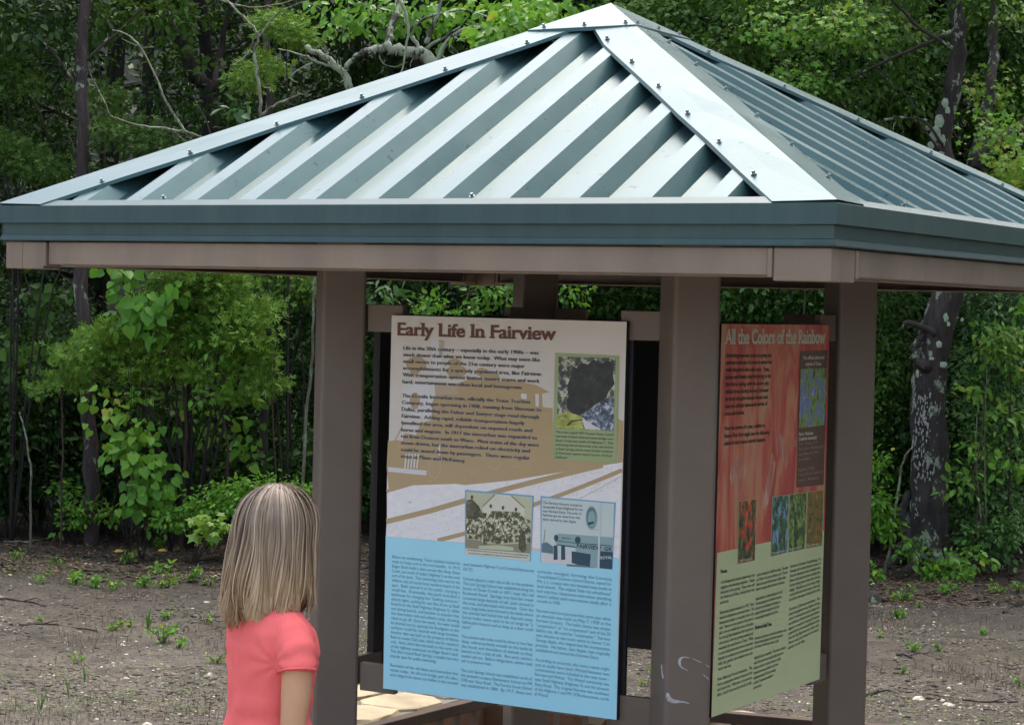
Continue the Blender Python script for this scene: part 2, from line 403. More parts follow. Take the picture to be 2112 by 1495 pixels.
noise_print('print_cave', [(0.35, (0.012, 0.016, 0.02)), (0.60, (0.028, 0.032, 0.032)), (0.80, (0.10, 0.12, 0.09))], 45)
noise_print('print_crowd', [(0.40, (0.06, 0.06, 0.035)), (0.50, (0.14, 0.14, 0.08)), (0.56, (0.55, 0.57, 0.38)), (0.7, (0.68, 0.7, 0.5))], 75, (1, 1, 0.75))
noise_print('print_trees_sepia', [(0.38, (0.05, 0.05, 0.03)), (0.6, (0.13, 0.125, 0.08)), (0.72, (0.4, 0.42, 0.28))], 60)
noise_print('print_red_petals', [(0.36, (0.42, 0.050, 0.048)), (0.46, (0.52, 0.11, 0.065)), (0.54, (0.56, 0.21, 0.12)), (0.64, (0.52, 0.29, 0.17))], 4.2, (2.4, 1, 0.5), 3, 1.2)
noise_print('print_bluebonnet', [(0.36, (0.04, 0.10, 0.02)), (0.48, (0.26, 0.42, 0.07)), (0.53, (0.10, 0.14, 0.42)), (0.62, (0.20, 0.26, 0.62)), (0.70, (0.55, 0.60, 0.78))], 34, (2.0, 1, 0.7))
noise_print('print_red_blossom', [(0.38, (0.02, 0.03, 0.015)), (0.47, (0.05, 0.14, 0.04)), (0.53, (0.5, 0.03, 0.03)), (0.63, (0.7, 0.12, 0.04)), (0.72, (0.85, 0.5, 0.1))], 34, (1.5, 1, .8))
noise_print('print_bush', [(0.38, (0.01, 0.03, 0.015)), (0.5, (0.06, 0.15, 0.03)), (0.60, (0.20, 0.34, 0.08)), (0.74, (0.45, 0.5, 0.3))], 40, (1.5, 1, 1))
noise_print('print_bush_sky', [(0.40, (0.02, 0.06, 0.03)), (0.50, (0.07, 0.18, 0.06)), (0.56, (0.16, 0.30, 0.55)), (0.7, (0.20, 0.36, 0.68))], 26, (1.5, 1, 1))
noise_print('print_autumn', [(0.35, (0.05, 0.05, 0.015)), (0.48, (0.16, 0.17, 0.03)), (0.57, (0.30, 0.10, 0.03)), (0.68, (0.42, 0.38, 0.10))], 45, (1.5, 1, 1))
noise_print('print_petal_light', [(0.38, (0.42, 0.14, 0.10)), (0.6, (0.55, 0.30, 0.24)), (0.72, (0.62, 0.42, 0.36))], 12, (2, 1, .5), 3, 0.6)

class Art:
    """flat printed shapes on the sign face: local x right, z up, facing -y; each layer 0.25 mm proud of the last"""
    def __init__(s): s.mb = MB(); s.mats = []; s.y0 = -0.0103; s.k = 0
    def mi(s, name):
        if name not in s.mats: s.mats.append(name)
        return s.mats.index(name)
    def poly(s, pts, col, layer=1):
        s.k += 1; y = s.y0-layer*0.00025-(s.k % 60)*0.000003
        s.mb.add([(x, y, z) for x, z in pts], [tuple(range(len(pts)))], s.mi(col))
    def build(s, name, parent): return s.mb.build(name, [P[n] for n in s.mats], parent)
def ell(cx, cy, rx, ry, f, n=20): return [f(cx+rx*math.cos(2*PI*i/n), cy+ry*math.sin(2*PI*i/n)) for i in range(n)]
def band(p, wpx, f):
    out = []
    L = []; Rr = []
    for i, q in enumerate(p):
        a = np.array(p[max(i-1, 0)]); b = np.array(p[min(i+1, len(p)-1)]); d = (b-a)/np.linalg.norm(b-a); nn = np.array([-d[1], d[0]])*wpx/2
        L.append(f(*(np.array(q)+nn))); Rr.append(f(*(np.array(q)-nn)))
    return L+Rr[::-1]
def rings(art, cx, cy, rx, ry, wd, a0, a1, f, col, layer, n=14):
    for i in range(n):
        A = a0+(a1-a0)*i/n; B = a0+(a1-a0)*(i+1)/n
        art.poly([f(cx+rx*math.cos(A), cy+ry*math.sin(A)), f(cx+rx*math.cos(B), cy+ry*math.sin(B)), f(cx+(rx-wd)*math.cos(B), cy+(ry-wd)*math.sin(B)), f(cx+(rx-wd)*math.cos(A), cy+(ry-wd)*math.sin(A))], col, layer)

_tc = {}
def text_geo(txt, bold=0.0, res=2):
    key = (txt, bold)
    if key in _tc: return _tc[key]
    cu = bpy.data.curves.new('t', 'FONT'); cu.body = txt; cu.size = 1.0; cu.resolution_u = res; cu.offset = bold; cu.fill_mode = 'FRONT'
    ob = bpy.data.objects.new('t', cu); COL.objects.link(ob)
    dg = bpy.context.evaluated_depsgraph_get(); me = bpy.data.meshes.new_from_object(ob.evaluated_get(dg))
    V = np.array([v.co[:] for v in me.vertices]).reshape(-1, 3); F = [tuple(p.vertices) for p in me.polygons]
    bpy.data.objects.remove(ob); bpy.data.curves.remove(cu); bpy.data.meshes.remove(me)
    _tc[key] = (V, F); return V, F
CAPH = 0.73
def put_text(mb, txt, pl, pr, cap_h, layer, y0=-0.0103, bold=0.0, res=2, mi=0, serif=False, halo=None):
    """text on the face from local point pl to pr (baseline), cap height in metres"""
    V, F = text_geo(txt, bold, res)
    if not len(V): return
    V = V.copy(); x0, x1 = V[:, 0].min(), V[:, 0].max()
    if serif:
        extra = serifs(V, F)
    sx = (pr[0]-pl[0])/(x1-x0); sz = cap_h/CAPH
    y = y0-layer*0.00025
    def tr(W, dx=0, dz=0, yy=0): 
        xx = pl[0]+(W[:, 0]-x0)*sx+dx; t = (xx-pl[0])/max(pr[0]-pl[0], 1e-6)
        zz = pl[1]+(pr[1]-pl[1])*t+W[:, 1]*sz+dz
        return np.stack([xx, np.full(len(W), y+yy), zz], 1)
    mb.add(tr(V), F, mi)
    if serif and len(extra): 
        for q in extra: mb.add(tr(np.array(q), yy=-0.00006), [(0, 1, 2, 3)], mi)
def spans(V, F, y):
    iv = []
    for f in F:
        P_ = V[list(f)]; xs = []
        for i in range(len(P_)):
            a, b = P_[i], P_[(i+1) % len(P_)]
            if (a[1]-y)*(b[1]-y) < 0: xs.append(a[0]+(b[0]-a[0])*(y-a[1])/(b[1]-a[1]))
        if len(xs) >= 2: iv.append((min(xs), max(xs)))
    iv.sort(); out = []
    for a, b in iv:
        if out and a <= out[-1][1]+1e-3: out[-1][1] = max(out[-1][1], b)
        else: out.append([a, b])
    return out
def serifs(V, F):
    Q = []; top = V[:, 1].max()
    xh = 0.53; th = 0.06; ov = 0.075
    def near(a, L): return any(abs(a[0]-b[0]) < 0.035 and abs(a[1]-b[1]) < 0.035 for b in L)
    for (yy, up_) in ((0.0, 1), (xh, -1), (0.70, -1), (0.735, -1)):
        s1 = spans(V, F, yy+up_*0.013+0.0011); s2 = spans(V, F, yy+up_*0.11+.0013); beyond = spans(V, F, yy-up_*0.05)
        for a in s1:
            wd = a[1]-a[0]
            if wd < 0.30 and near(a, s2) and not any(b[0] < (a[0]+a[1])/2 < b[1] for b in beyond):
                l = a[0]-ov; r_ = a[1]+(ov if (up_ == 1) else 0.0)
                Q.append([(l, yy-.012*up_, 0), (r_, yy-.012*up_, 0), (r_, yy+up_*th, 0), (l, yy+up_*th, 0)] if up_ == 1 else [(l, yy-th, 0), (r_, yy-th, 0), (r_, yy+.012, 0), (l, yy+.012, 0)])
    return Q

def sign_root(k, label):
    R = Rz(k*PI/2); loc = R@np.array([0, -0.585+0.010, ZSB])
    t = thing('interpretive_sign', label, 'sign', loc, k*PI/2)
    mb = MB(); mb.box((-SWD-0.001, -0.0095, -0.001), (SWD+0.001, 0.0105, SHT+0.001))
    mb.build('backing_panel', M_BLACK, t)
    # inner stiffening frame on the back
    mb = MB(); mb.box((-SWD-0.012, 0.011, 0.05), (SWD+0.012, 0.022, SHT-0.045)); mb.build('mounting_plate', M_BLACK, t)
    return t

# ---------------- sign 1 (front)
s1 = sign_root(0, 'white and sky-blue sign titled Early Life In Fairview on the kiosk front')
A = Art()
A.poly(RECT, 'print_paper', 0)
# white ground under the rails, tan locomotive and ballast
A.poly([c1(78, 1075), c1(70, 1435), c2(50, 300), c2(45, 410), c2(503, 445), c2(880, 470), c2(1396, 527), c2(1410, 0), c1(2020, 900), c1(1990, 880), c1(1980, 1240), c1(1480, 1150), c1(700, 1150)], 'print_gravel', 1)
A.poly([c1(78, 1078), c1(150, 1068), c1(200, 1075), c1(215, 1010), c1(310, 1025), c1(345, 930), c1(430, 905), c1(445, 830), c1(440, 760), c1(470, 700), c1(462, 605), c1(640, 606), c1(760, 560), c1(960, 585), c1(1090, 565),
        c1(1190, 588), c1(1300, 610), c1(1415, 668), c1(1350, 682), c1(1358, 790), c1(1440, 800), c1(1445, 1215), c1(1985, 1240), c1(2022, 1215), c1(2022, 1240), c1(1480, 1330), c1(1100, 1395), c1(720, 1435), c2(300, 90), c2(60, 140), c1(68, 1300)], 'print_tan', 2)
A.poly([c1(1978, 880), c1(2024, 905), c1(2018, 1216), c1(1985, 1240), c1(1975, 1240)], 'print_tan', 2)
A.poly([c1(200, 605), c1(462, 600), c1(470, 690), c1(430, 800), c1(440, 900), c1(300, 860), c1(205, 820)], 'print_white', 3)
A.poly([c1(462, 612), c1(640, 612), c1(665, 690), c1(480, 690)], 'print_tan_light', 3)
A.poly([c1(430, 240), c1(480, 232), c1(545, 245), c1(520, 400), c1(500, 560), c1(450, 560), c1(445, 400)], 'print_white', 3)
A.poly([c1(500, 236), c1(545, 250), c1(520, 390), c1(498, 380)], 'print_tan_light', 4)
for q in ((310, 440, 85, 60), (300, 470, 50, 60), (625, 430, 55, 35), (645, 500, 85, 50), (850, 505, 45, 35), (930, 545, 70, 45), (300, 745, 42, 70)): A.poly(ell(*q, c1), 'print_tan', 4)
A.poly([c1(1178, 682), c1(1228, 684), c1(1225, 728), c1(1180, 722)], 'print_white', 4); A.poly([c1(1296, 682), c1(1328, 684), c1(1326, 790), c1(1300, 785)], 'print_white', 4)
rings(A, 466, 1290, 52, 98, 9, 0, 2*PI, c1, 'print_tan_light', 4, 20)
for cx, cy, r_ in ((785, 1295, 45), (960, 1250, 55), (1125, 1250, 35)): rings(A, cx, cy, r_, r_*1.1, 7, 0.2, 2.7, c1, 'print_tan_light', 4, 8)
A.poly([c1(82, 1290), c1(400, 1318), c1(396, 1357), c1(80, 1328)], 'print_white', 4)
for i in range(5): A.poly([c1(225+i*25, 1180), c1(237+i*25, 1180), c1(225+i*25, 1300), c1(213+i*25, 1300)], 'print_white', 4)
A.poly([c1(495, 1100), c1(512, 1100), c1(510, 1190), c1(495, 1190)], 'print_white', 4)
A.poly([c1(200, 935), c1(212, 940), c1(145, 1070), c1(133, 1068)], 'print_tan_light', 4)
# rails
for pp, wd in (([(48, 325), (300, 262), (500, 203), (680, 150), (900, 92), (1230, 10), (1300, -6)], 30), ([(345, 432), (500, 392), (640, 345), (905, 222), (1100, 150), (1300, 70), (1412, 22)], 24), ([(48, 150), (200, 105), (330, 100), (600, 88), (900, 48)], 20)):
    A.poly(band(pp, wd, c2), 'print_tan', 3)
A.poly(band([(1170, 185), (1280, 130), (1410, 55)], 3, c2), 'print_tan_light', 3)
for i in range(420):          # ballast flecks
    t = random.random(); x = 60+t*1330; y = 400-t*330+random.uniform(-90, 60)
    if 490 < x < 900 and y > 140: continue
    if x > 940 and y > 170: continue
    if y > 410+(x-45)*0.083: continue
    rr = random.uniform(1.0, 2.6); A.poly([c2(x-rr, y), c2(x, y-rr), c2(x+rr*1.4, y), c2(x, y+rr)], random.choice(['print_tan_light', 'print_tan', 'print_halo']), 4)
# blue field
A.poly([c2(45, 410), c2(503, 447), c2(888, 487), c2(943, 490), c2(1358, 525), c2(1397, 529), H1((1275, 1481)), H1((792, 1420))], 'print_sky', 5)
A.build('printed_face', s1)
# photograph 1: cave
B = Art()
B.poly([c1(1460, 345), c1(1990, 366), c1(1970, 1252), c1(1440, 1220)], 'print_frame_green', 6)
B.poly([c1(1490, 375), c1(1962, 385), c1(1945, 985), c1(1475, 965)], 'print_rock', 7)
B.poly([c1(1600, 450), c1(1640, 470), c1(1680, 425), c1(1730, 440), c1(1780, 400), c1(1840, 430), c1(1900, 410), c1(1950, 440), c1(1938, 520), c1(1952, 600), c1(1905, 660), c1(1880, 720), c1(1800, 760), c1(1700, 860), c1(1640, 860), c1(1590, 835), c1(1555, 790), c1(1572, 700), c1(1560, 620), c1(1590, 540)], 'print_cave', 8)
B.poly([c1(1478, 850), c1(1560, 830), c1(1670, 860), c1(1700, 970), c1(1475, 962)], 'print_water', 8)
B.poly([c1(1670, 855), c1(1880, 720), c1(1950, 705), c1(1946, 983), c1(1830, 980)], 'print_rock_blue', 9)
B.poly([c1(1680, 870), c1(1720, 900), c1(1840, 975), c1(1710, 970)], 'print_white', 10)
B.poly([c1(1560, 940), c1(1600, 900), c1(1690, 890), c1(1692, 898), c1(1605, 912), c1(1568, 948)], 'print_cave', 10)
B.build('photo_print', s1)
# photograph 2: crowd by a gabled house
B = Art()
B.poly([c5(122, 60), c5(985, 128), c5(950, 945), c5(125, 865)], 'print_blue_edge', 6)
B.poly([c5(142, 82), c5(968, 145), c5(935, 940), c5(128, 862)], 'print_cream', 7)
B.poly([c5(142, 82), c5(968, 145), c5(945, 850), c5(132, 785)], 'print_sepia', 8)
B.poly([c5(505, 112), c5(700, 128), c5(870, 280), c5(870, 420), c5(350, 420), c5(345, 265)], 'print_cream', 9)
for a, b in (((498, 118), (345, 268)), ((705, 130), (872, 280))): B.poly(band([a, b], 16, c5), 'print_sepia_mid', 10)
B.poly([c5(142, 190), c5(215, 175), c5(300, 260), c5(340, 340), c5(400, 350), c5(380, 470), c5(140, 470)], 'print_trees_sepia', 10)
B.poly([c5(455, 320), c5(810, 330), c5(860, 400), c5(950, 440), c5(945, 720), c5(840, 700), c5(500, 730), c5(330, 740), c5(320, 680), c5(136, 660), c5(138, 420), c5(400, 410)], 'print_crowd', 11)
B.poly([c5(134, 665), c5(320, 690), c5(600, 735), c5(944, 720), c5(943, 845), c5(133, 783)], 'print_sepia_mid', 10)
B.poly([c5(300, 755), c5(560, 745), c5(730, 770), c5(740, 815), c5(300, 790)], 'print_sepia', 11)
B.poly([c5(800, 560), c5(880, 560), c5(895, 800), c5(850, 840), c5(800, 780)], 'print_trees_sepia', 12)
for i in range(70):
    x = random.uniform(160, 940); y = random.uniform(395, 610)+x*0.02; r_ = random.uniform(8, 16)
    B.poly(ell(x, y, r_, r_*1.2, c5, 8), random.choice(['print_cream', 'print_sepia', 'print_sepia_dark', 'print_cream']), 13)
for x, y in ((450, 260), (603, 280), (765, 300), (215, 150)): B.poly(ell(x, y, 17, 26, c5, 10), 'print_sepia_dark', 13)
B.build('photo_print', s1)
# photograph 3: roadside store
B = Art()
B.poly([c5(1068, 132), c5(2008, 208), c5(1968, 1040), c5(1070, 955)], 'print_blue_edge', 6)
B.poly([c5(1088, 152), c5(1988, 222), c5(1966, 1040), c5(1078, 955)], 'print_cyan_pale', 7)
B.poly([c5(1080, 830), c5(1968, 900), c5(1966, 1038), c5(1080, 952)], 'print_white', 8)
B.poly([c5(1086, 720), c5(1150, 705), c5(1230, 760), c5(1230, 850), c5(1084, 830)], 'print_cyan_grey', 9)
B.poly(band([(1128, 545), (1112, 720)], 8, c5), 'print_cyan_grey', 9)
B.poly([c5(1300, 595), c5(1976, 640), c5(1968, 740), c5(1250, 690), c5(1260, 620)], 'print_cyan_mid', 9)
B.poly([c5(1250, 690), c5(1970, 745), c5(1968, 1038), c5(1690, 1010), c5(1700, 850), c5(1510, 830), c5(1510, 760), c5(1270, 735)], 'print_cyan_mid', 9)
B.poly(band([(1250, 685), (1500, 712), (1970, 745)], 9, c5), 'print_cyan_dark', 10)
B.poly(band([(1280, 735), (1510, 765)], 14, c5), 'print_cyan_dark', 10)
B.poly([c5(1462, 815), c5(1700, 850), c5(1690, 1010), c5(1600, 1000), c5(1462, 960)], 'print_cyan_dark', 10)
B.poly([c5(1818, 812), c5(1974, 822), c5(1967, 1038), c5(1812, 1024)], 'print_cyan_dark', 10)
for x in (1258, 1352): B.poly([c5(x-22, 745), c5(x+25, 740), c5(x+30, 920), c5(x-22, 925)], 'print_cyan_dark', 10)
B.poly([c5(1400, 975), c5(1600, 985), c5(1760, 1020), c5(1400, 1000)], 'print_cyan_grey', 11)
B.poly([c5(1806, 215), c5(1828, 217), c5(1808, 1024), c5(1785, 1022)], 'print_cyan_pale', 12)
B.poly(ell(1268, 650, 28, 38, c5), 'print_cyan_dark', 11); B.poly(ell(1538, 676, 36, 44, c5), 'print_cyan_dark', 11)
B.poly(ell(1708, 400, 74, 146, c5, 28), 'print_cyan_mid', 10); B.poly(ell(1708, 395, 60, 128, c5, 28), 'print_cyan_grey', 11); B.poly(ell(1712, 410, 48, 100, c5, 24), 'print_cyan_mid', 12)
B.poly([c5(1665, 455), c5(1745, 440), c5(1735, 475), c5(1668, 490)], 'print_cyan_dark', 13)
B.poly(band([(1680, 545), (1810, 548)], 5, c5), 'print_cyan_mid', 9)
tm = B.mi('print_cyan_dark'); tw_ = B.mi('print_cyan_pale')
put_text(B.mb, 'FAIRVIEW', c5(1525, 772), c5(1835, 800), 0.0115, 11.5, bold=0.03, mi=tm)
put_text(B.mb, 'GR', c5(1868, 805), c5(1968, 812), 0.0115, 11.5, bold=0.03, mi=tm)
put_text(B.mb, 'ROYAL', c5(1822, 912), c5(1968, 905), 0.0085, 11.5, bold=0.02, mi=tw_)
put_text(B.mb, 'SERVICE', c5(1335, 662), c5(1455, 672), 0.006, 11.5, mi=tm)
B.build('photo_print', s1)

# lettering
mb = MB()
for dx_, ly_ in ((-2.5, 7), (2.5, 7.3)): put_text(mb, 'Early Life In Fairview', c1(156+dx_, 203), c1(1466+dx_, 238), 0.0385, ly_, bold=0.020, res=5, serif=True)
mb.build('title_lettering', P['print_title'], s1)
mb = MB()
para = ['Life in the 20th century – especially in the early 1900s – was', 'much slower than what we know today.  What may seem like', 'small events to people of the 21st century were major', 'accomplishments for a sparsely populated area, like Fairview.', 'With transportation options limited, money scarce and work', 'hard, entertainment was often local and homegrown.',
        'The 65-mile Interurban train, officially the Texas Traction', 'Company, began operating in 1908, running from Sherman to', 'Dallas, paralleling the Fisher and Sawyer stage road through', 'Fairview.  Adding rapid, reliable transportation hugely', 'benefited the area, still dependent on unpaved roads and', 'horse and wagons.  In 1917 the interurban was expanded to', 'run from Denison south to Waco.  Most trains of the day were', 'steam driven, but the interurban relied on electricity and', 'could be waved down by passengers.  There were regular', 'stops at Plano and McKinney.']
base = [(205, 323, 1322, 360), (205, 378, 1335, 418), (203, 432, 1208, 470), (203, 487, 1352, 535), (200, 543, 1332, 592), (198, 600, 1192, 645), (196, 715, 1252, 763), (195, 770, 1348, 828), (193, 826, 1328, 888), (193, 882, 1208, 938), (192, 938, 1272, 998), (190, 995, 1312, 1058), (190, 1048, 1328, 1118), (188, 1102, 1254, 1166), (187, 1158, 1255, 1224), (186, 1212, 722, 1250)]
hb = MB()
for i_, (t_, (xl, yl, xr, yr)) in enumerate(zip(para, base)):
    if i_ == 6: mb.build('paragraph_lettering', P['print_ink'], s1); mb = MB()
    for dx_, dy_ in ((-2, 0), (2, 0), (0, -2), (0, 2)): put_text(hb, t_, c1(xl+dx_, yl+dy_), c1(xr+dx_, yr+dy_), 0.0112, 6.5+.02*dx_+.01*dy_)
    for dx_ in (-1.6, 0, 1.6): put_text(mb, t_, c1(xl+dx_, yl), c1(xr+dx_, yr), 0.0112, 7+dx_*.04)
mb.build('paragraph_lettering', P['print_ink'], s1); hb.build('lettering_halo', P['print_halo'], s1)
mb = MB()
colA = """Before air conditioning, Texas residents looked for|ways to keep cool in the hot months.  In 1913,|Edgar Bush built a dam across the deep Sloan|Creek, just south of today's Highway 5 on the west|end of his farm.  This swimming hole was for his|children, but of course local residents heard of the|spot.  Bush opened it to the public, charging a|small fee.  Eventually, the park included a|bathhouse for changing into "bathing costumes,"|electric lights, parking for cars that drove up Bush|Road from the Exall Highway (Highway 5), slides|and diving boards, and became so popular that|the Interurban railroad added a stop, allowing|riders to get off.  Every few weeks, the water would|be drained out by opening the floodgates so the|surfaces could be cleaned with large brushes.|Another dam was built on the property of Nelson|Bush to create Club Lake, which was for members|only.  And a third dam was built on the north side|of the highway underpass on Edgar Bush's land.|This dam created Bush Springs, a smaller but very|popular spot for public swimming.||Remnants of the old lakes and Interurban line|remain today.  An old arch bridge, part of a dam,|and a large brick cistern are hidden in the wooded""".split('|')
colB = """area between Highway 5 and Central Expressway|(US 75).||Schools played a vital role in life on the prairies.|The Lick Springs School was established along the|banks of Sloan Creek in 1871 near the old|Rockwall Road.  Springs that fed the creek|contained large deposits of salt, quite unusual in|this area, and attracted wild animals.  Over the|years, large holes were formed in the banks where|the animals had licked the salt deposits away.|Some holes were said to be as large as "a|half-bushel measure and as deep as a deer could|reach."||The animal-made holes could be three to four feet|deep, rubbed perfectly smooth on the inside by|the heads and shoulders of animals as they|leaned in for a lick of salt.  But early settlers|needed salt too.  Before refrigeration, settlers used|salt to preserve meat.||The Lick Springs School was established north of|the present Lovejoy Elementary School on FM|1378 near Stacy Road.  The Forrest Grove School|was established in 1884.  By 1917, these two""".split('|')
colC = """schools merged, forming the Lovejoy|Consolidated Common School District, named for|Mrs. J. L. Lovejoy who had donated many books to|local schools.  The original "little red schoolhouse"|had only four classrooms and indoor plumbing|wasn't added until renovations made after a|tornado in 1958.||Fairview was incorporated that same year when|an election was held on May 7, 1958 at the|Fairview Grocery.  The ballot choice was simple:|"corporation" or "no corporation" and of the 50|ballots cast, 48 voted for "corporation."  Fairview|was chosen as the town name to honor Col.|George Apple, who helped lead the incorporation|process.  His father, Sam Apple, had originally|established and named the Fairview Dairy.||According to accounts, the town's name might|just as easily have been Wetsel because two|communities were included in the new town -|Fairview and Wetsel.  The Wetsel community was|near Exall Highway (Highway 5) and the present|Stacy Road.  The original Fairview was southeast|of the Highway 5 and FM 1378 intersection, north|of Wetsel.""".split('|')
shorts = {'(US 75).': .14, 'reach."': .14, 'salt to preserve meat.': .43, 'tornado in 1958.': .32, 'of Wetsel.': .19, 'popular spot for public swimming.': .68, 'established and named the Fairview Dairy.': .86}
def column(lines, tl, bl, tr_, br, f, cap, n=None):
    n = len(lines)
    for i, t_ in enumerate(lines):
        if not t_: continue
        a = i/(n-1); l = f(tl[0]+(bl[0]-tl[0])*a, tl[1]+(bl[1]-tl[1])*a); r_ = f(tr_[0]+(br[0]-tr_[0])*a, tr_[1]+(br[1]-tr_[1])*a)
        q = shorts.get(t_, 1.0); r_ = (l[0]+(r_[0]-l[0])*q, l[1]+(r_[1]-l[1])*q)
        put_text(mb, t_, l, r_, cap, 7, bold=0.0)
column(colA, (84, 534), (74, 1212), (479, 572), (466, 1262), c2, 0.0094)
column(colB, (497, 575), (484, 1268), (907, 612), (894, 1318), c2, 0.0094)
column(colC, (926, 614), (911, 1318), (1356, 658), (1339, 1376), c2, 0.0094)
mb.build('column_lettering', P['print_column_ink'], s1); mb = MB()
shorts2 = ['This is the original 1872 Houston Texas Central', 'and New Orleans Railroad stone bridge over', 'Sloan Creek just south of Highway 5.  This', 'swimming hole & Interurban stop was known', 'as Bush Springs where many former residents', 'of Fairview spent many hours of their', 'childhood.']
for i, t_ in enumerate(shorts2):
    xr = 1945-i*1.5 if i < 6 else 1565
    put_text(mb, t_, c1(1470-i*1.2, 1003+i*34.5), c1(xr, (1003+i*34.5)+(22 if i < 6 else 4)), 0.0066, 8, bold=0.01)
mb.build('caption_lettering', P['print_ink'], s1); mb = MB()
for i, t_ in enumerate(['The Fairview Grocery located on', 'Greenville Road (Highway 5) was', 'near Fairview Dairy. The town of', 'Fairview got its name from the', 'dairy, started by Sam Apple.']):
    xr = (1592, 1598, 1582, 1565, 1520)[i]; put_text(mb, t_, c5(1102-i*1, 228+i*51), c5(xr, 262+i*51), 0.0072, 8.5, bold=0.01)
mb.build('caption_lettering', P['print_ink'], s1); mb = MB()
for i, t_ in enumerate(['Lick Springs school, shown here early in this century, was consolidated with', 'Forrest Grove to establish the Lovejoy Common School District in 1917.']):
    put_text(mb, t_, c5(152+i*20, 812+i*40), c5(925-i*15, 880+i*30), 0.0046, 8.5, bold=0.02)
mb.build('caption_lettering', P['print_ink'], s1)

# ---------------- sign 2 (right side)
s2 = sign_root(1, 'red and olive-green sign titled All the Colors of the Rainbow, right side')
A = Art()
A.poly(RECT, 'print_red_petals', 0)
for pts, c_ in (([(285, 1060), (300, 1110), (240, 1200), (215, 1280), (200, 1220), (215, 1120)], 'print_petal_light'), ([(545, 840), (600, 980), (612, 1080), (600, 1140), (565, 1060), (530, 960)], 'print_petal_light'),
                ([(500, 1020), (525, 1100), (505, 1250), (470, 1400), (430, 1450), (455, 1260), (480, 1150)], 'print_petal_light'), ([(300, 1110), (320, 1150), (290, 1260), (262, 1360), (258, 1300)], 'print_petal_light'),
                ([(700, 880), (720, 930), (690, 1000), (640, 960)], 'print_petal_light')):
    A.poly([c3(*q) for q in pts], c_, 1)
A.poly([c4(103, 400), c4(230, 370), c4(360, 338), c4(445, 318), c4(795, 238), H2((1683, 1400)), H2((1471, 1481))], 'print_leafgreen', 2)
A.poly([c3(922, 75), c3(912, 75), c3(868, 1300), c4(790, 242), c4(797, 240)], 'print_pinkedge', 3)
A.build('printed_face', s2)
B = Art()
B.poly([c8(118, 45), c8(398, 30), c8(335, 1445), c8(62, 1478)], 'print_brown', 4)
B.poly([c8(120, 235), c8(388, 222), c8(352, 825), c8(95, 862)], 'print_bluebonnet', 5)
for x, y in ((145, 400), (130, 520), (160, 640), (250, 560), (300, 450), (340, 300), (200, 260), (270, 290), (225, 690), (330, 360), (190, 450), (362, 500)):
    B.poly(ell(x, y, 17, 55, c8, 12), 'print_bluebonnet', 6)
B.build('photo_print', s2)
for q, nm in ((((240, 55), (363, 38), (347, 445), (233, 472)), 'print_red_blossom'), (((460, 22), (570, 5), (557, 388), (446, 418)), 'print_bush_sky'), (((572, 5), (688, -12), (668, 362), (560, 388)), 'print_bush'), (((690, -15), (797, -30), (780, 338), (672, 362)), 'print_autumn')):
    B = Art(); cx = sum(p[0] for p in q)/4; cy = sum(p[1] for p in q)/4
    B.poly([c4(*p) for p in q], 'print_frame_green', 4); B.poly([c4(cx+(p[0]-cx)*.93, cy+(p[1]-cy)*.98) for p in q], nm, 5)
    put_text(B.mb, {'print_red_blossom': 'Coral Honeysuckle', 'print_bush_sky': 'Possumhaw', 'print_bush': 'Buttonbush', 'print_autumn': 'Sumac'}[nm], c4(q[3][0]+8, q[3][1]-14), c4(q[2][0]-18, q[2][1]-6), 0.009, 6, bold=.01, mi=B.mi('print_pale'))
    B.build('photo_print', s2)
mb = MB()
for dx_, ly_ in ((-2, 4), (2, 4.3)): put_text(mb, 'All the Colors of the Rainbow', c9(78+dx_, 192), c9(1265+dx_, 178), 0.043, ly_, bold=0.02, res=5, serif=True)
mb.build('title_lettering', P['print_pale'], s2)
mb = MB()
T2 = ['Everything may look green in spring and', 'summer or shades of brown in winter but', 'really this park is alive with color.  Trees,', 'bushes and flowers start blooming at the', 'first hint of spring, with the showy pink', 'redbud trees leading the way, followed', 'by hardy drought-tolerant flowers and', 'then the brilliant leaves and berries of', 'trees and bushes.', '', 'Over the course of a year, a visitor to', 'Beaver Run Park might see the following', 'plants in their most colorful displays:']
T2x = [(90, 362, 628, 355), (88, 450, 632, 438), (86, 540, 606, 528), (84, 632, 622, 610), (82, 722, 596, 700), (80, 812, 588, 785), (78, 902, 582, 868), (76, 994, 576, 950), (74, 1082, 305, 1062), None, (70, 1262, 545, 1215), (68, 1355, 598, 1300), (66, 1446, 550, 1388)]
for t_, q in zip(T2, T2x):
    if q: put_text(mb, t_, c9(q[0], q[1]), c9(q[2], q[3]), 0.0125, 4, bold=0.022)
mb.build('paragraph_lettering', P['print_black'], s2)
mb = MB()
g1 = ['Coral Honeysuckle (Lonicera sempervirens): from', 'neighbors, love this deep evergreen.  Tubular', 'blossoms in the spring.  These vines will', 'can climb up to 20 feet, twining along trees', 'and fences.', '', 'Bluebonnet (Lupinus texensis): In 1901, Texas', 'named the bluebonnet as the state flower.  The', 'bluebonnet is easier to transplant than in the', 'wild.  There are many species of the plant in', 'pink to the more familiar blue colors on the state.', 'from the big Bend bluebonnet that can grow to', 'a few inches to the low growing sandyland and', 'considered the state flower of Texas.  While', 'it covers bluebonnets also serve an important', 'function for pollinators and naturalizes each', 'mild, dry, gentle, and reliable from the', 'nature seed cast.', '', 'Plum: Mexican Prunus mexicana.  The', 'first in spring plum: blooms known for the', 'and showy fruits.  Wild trees in fruit and the', 'after, much favored by birds in fall.']
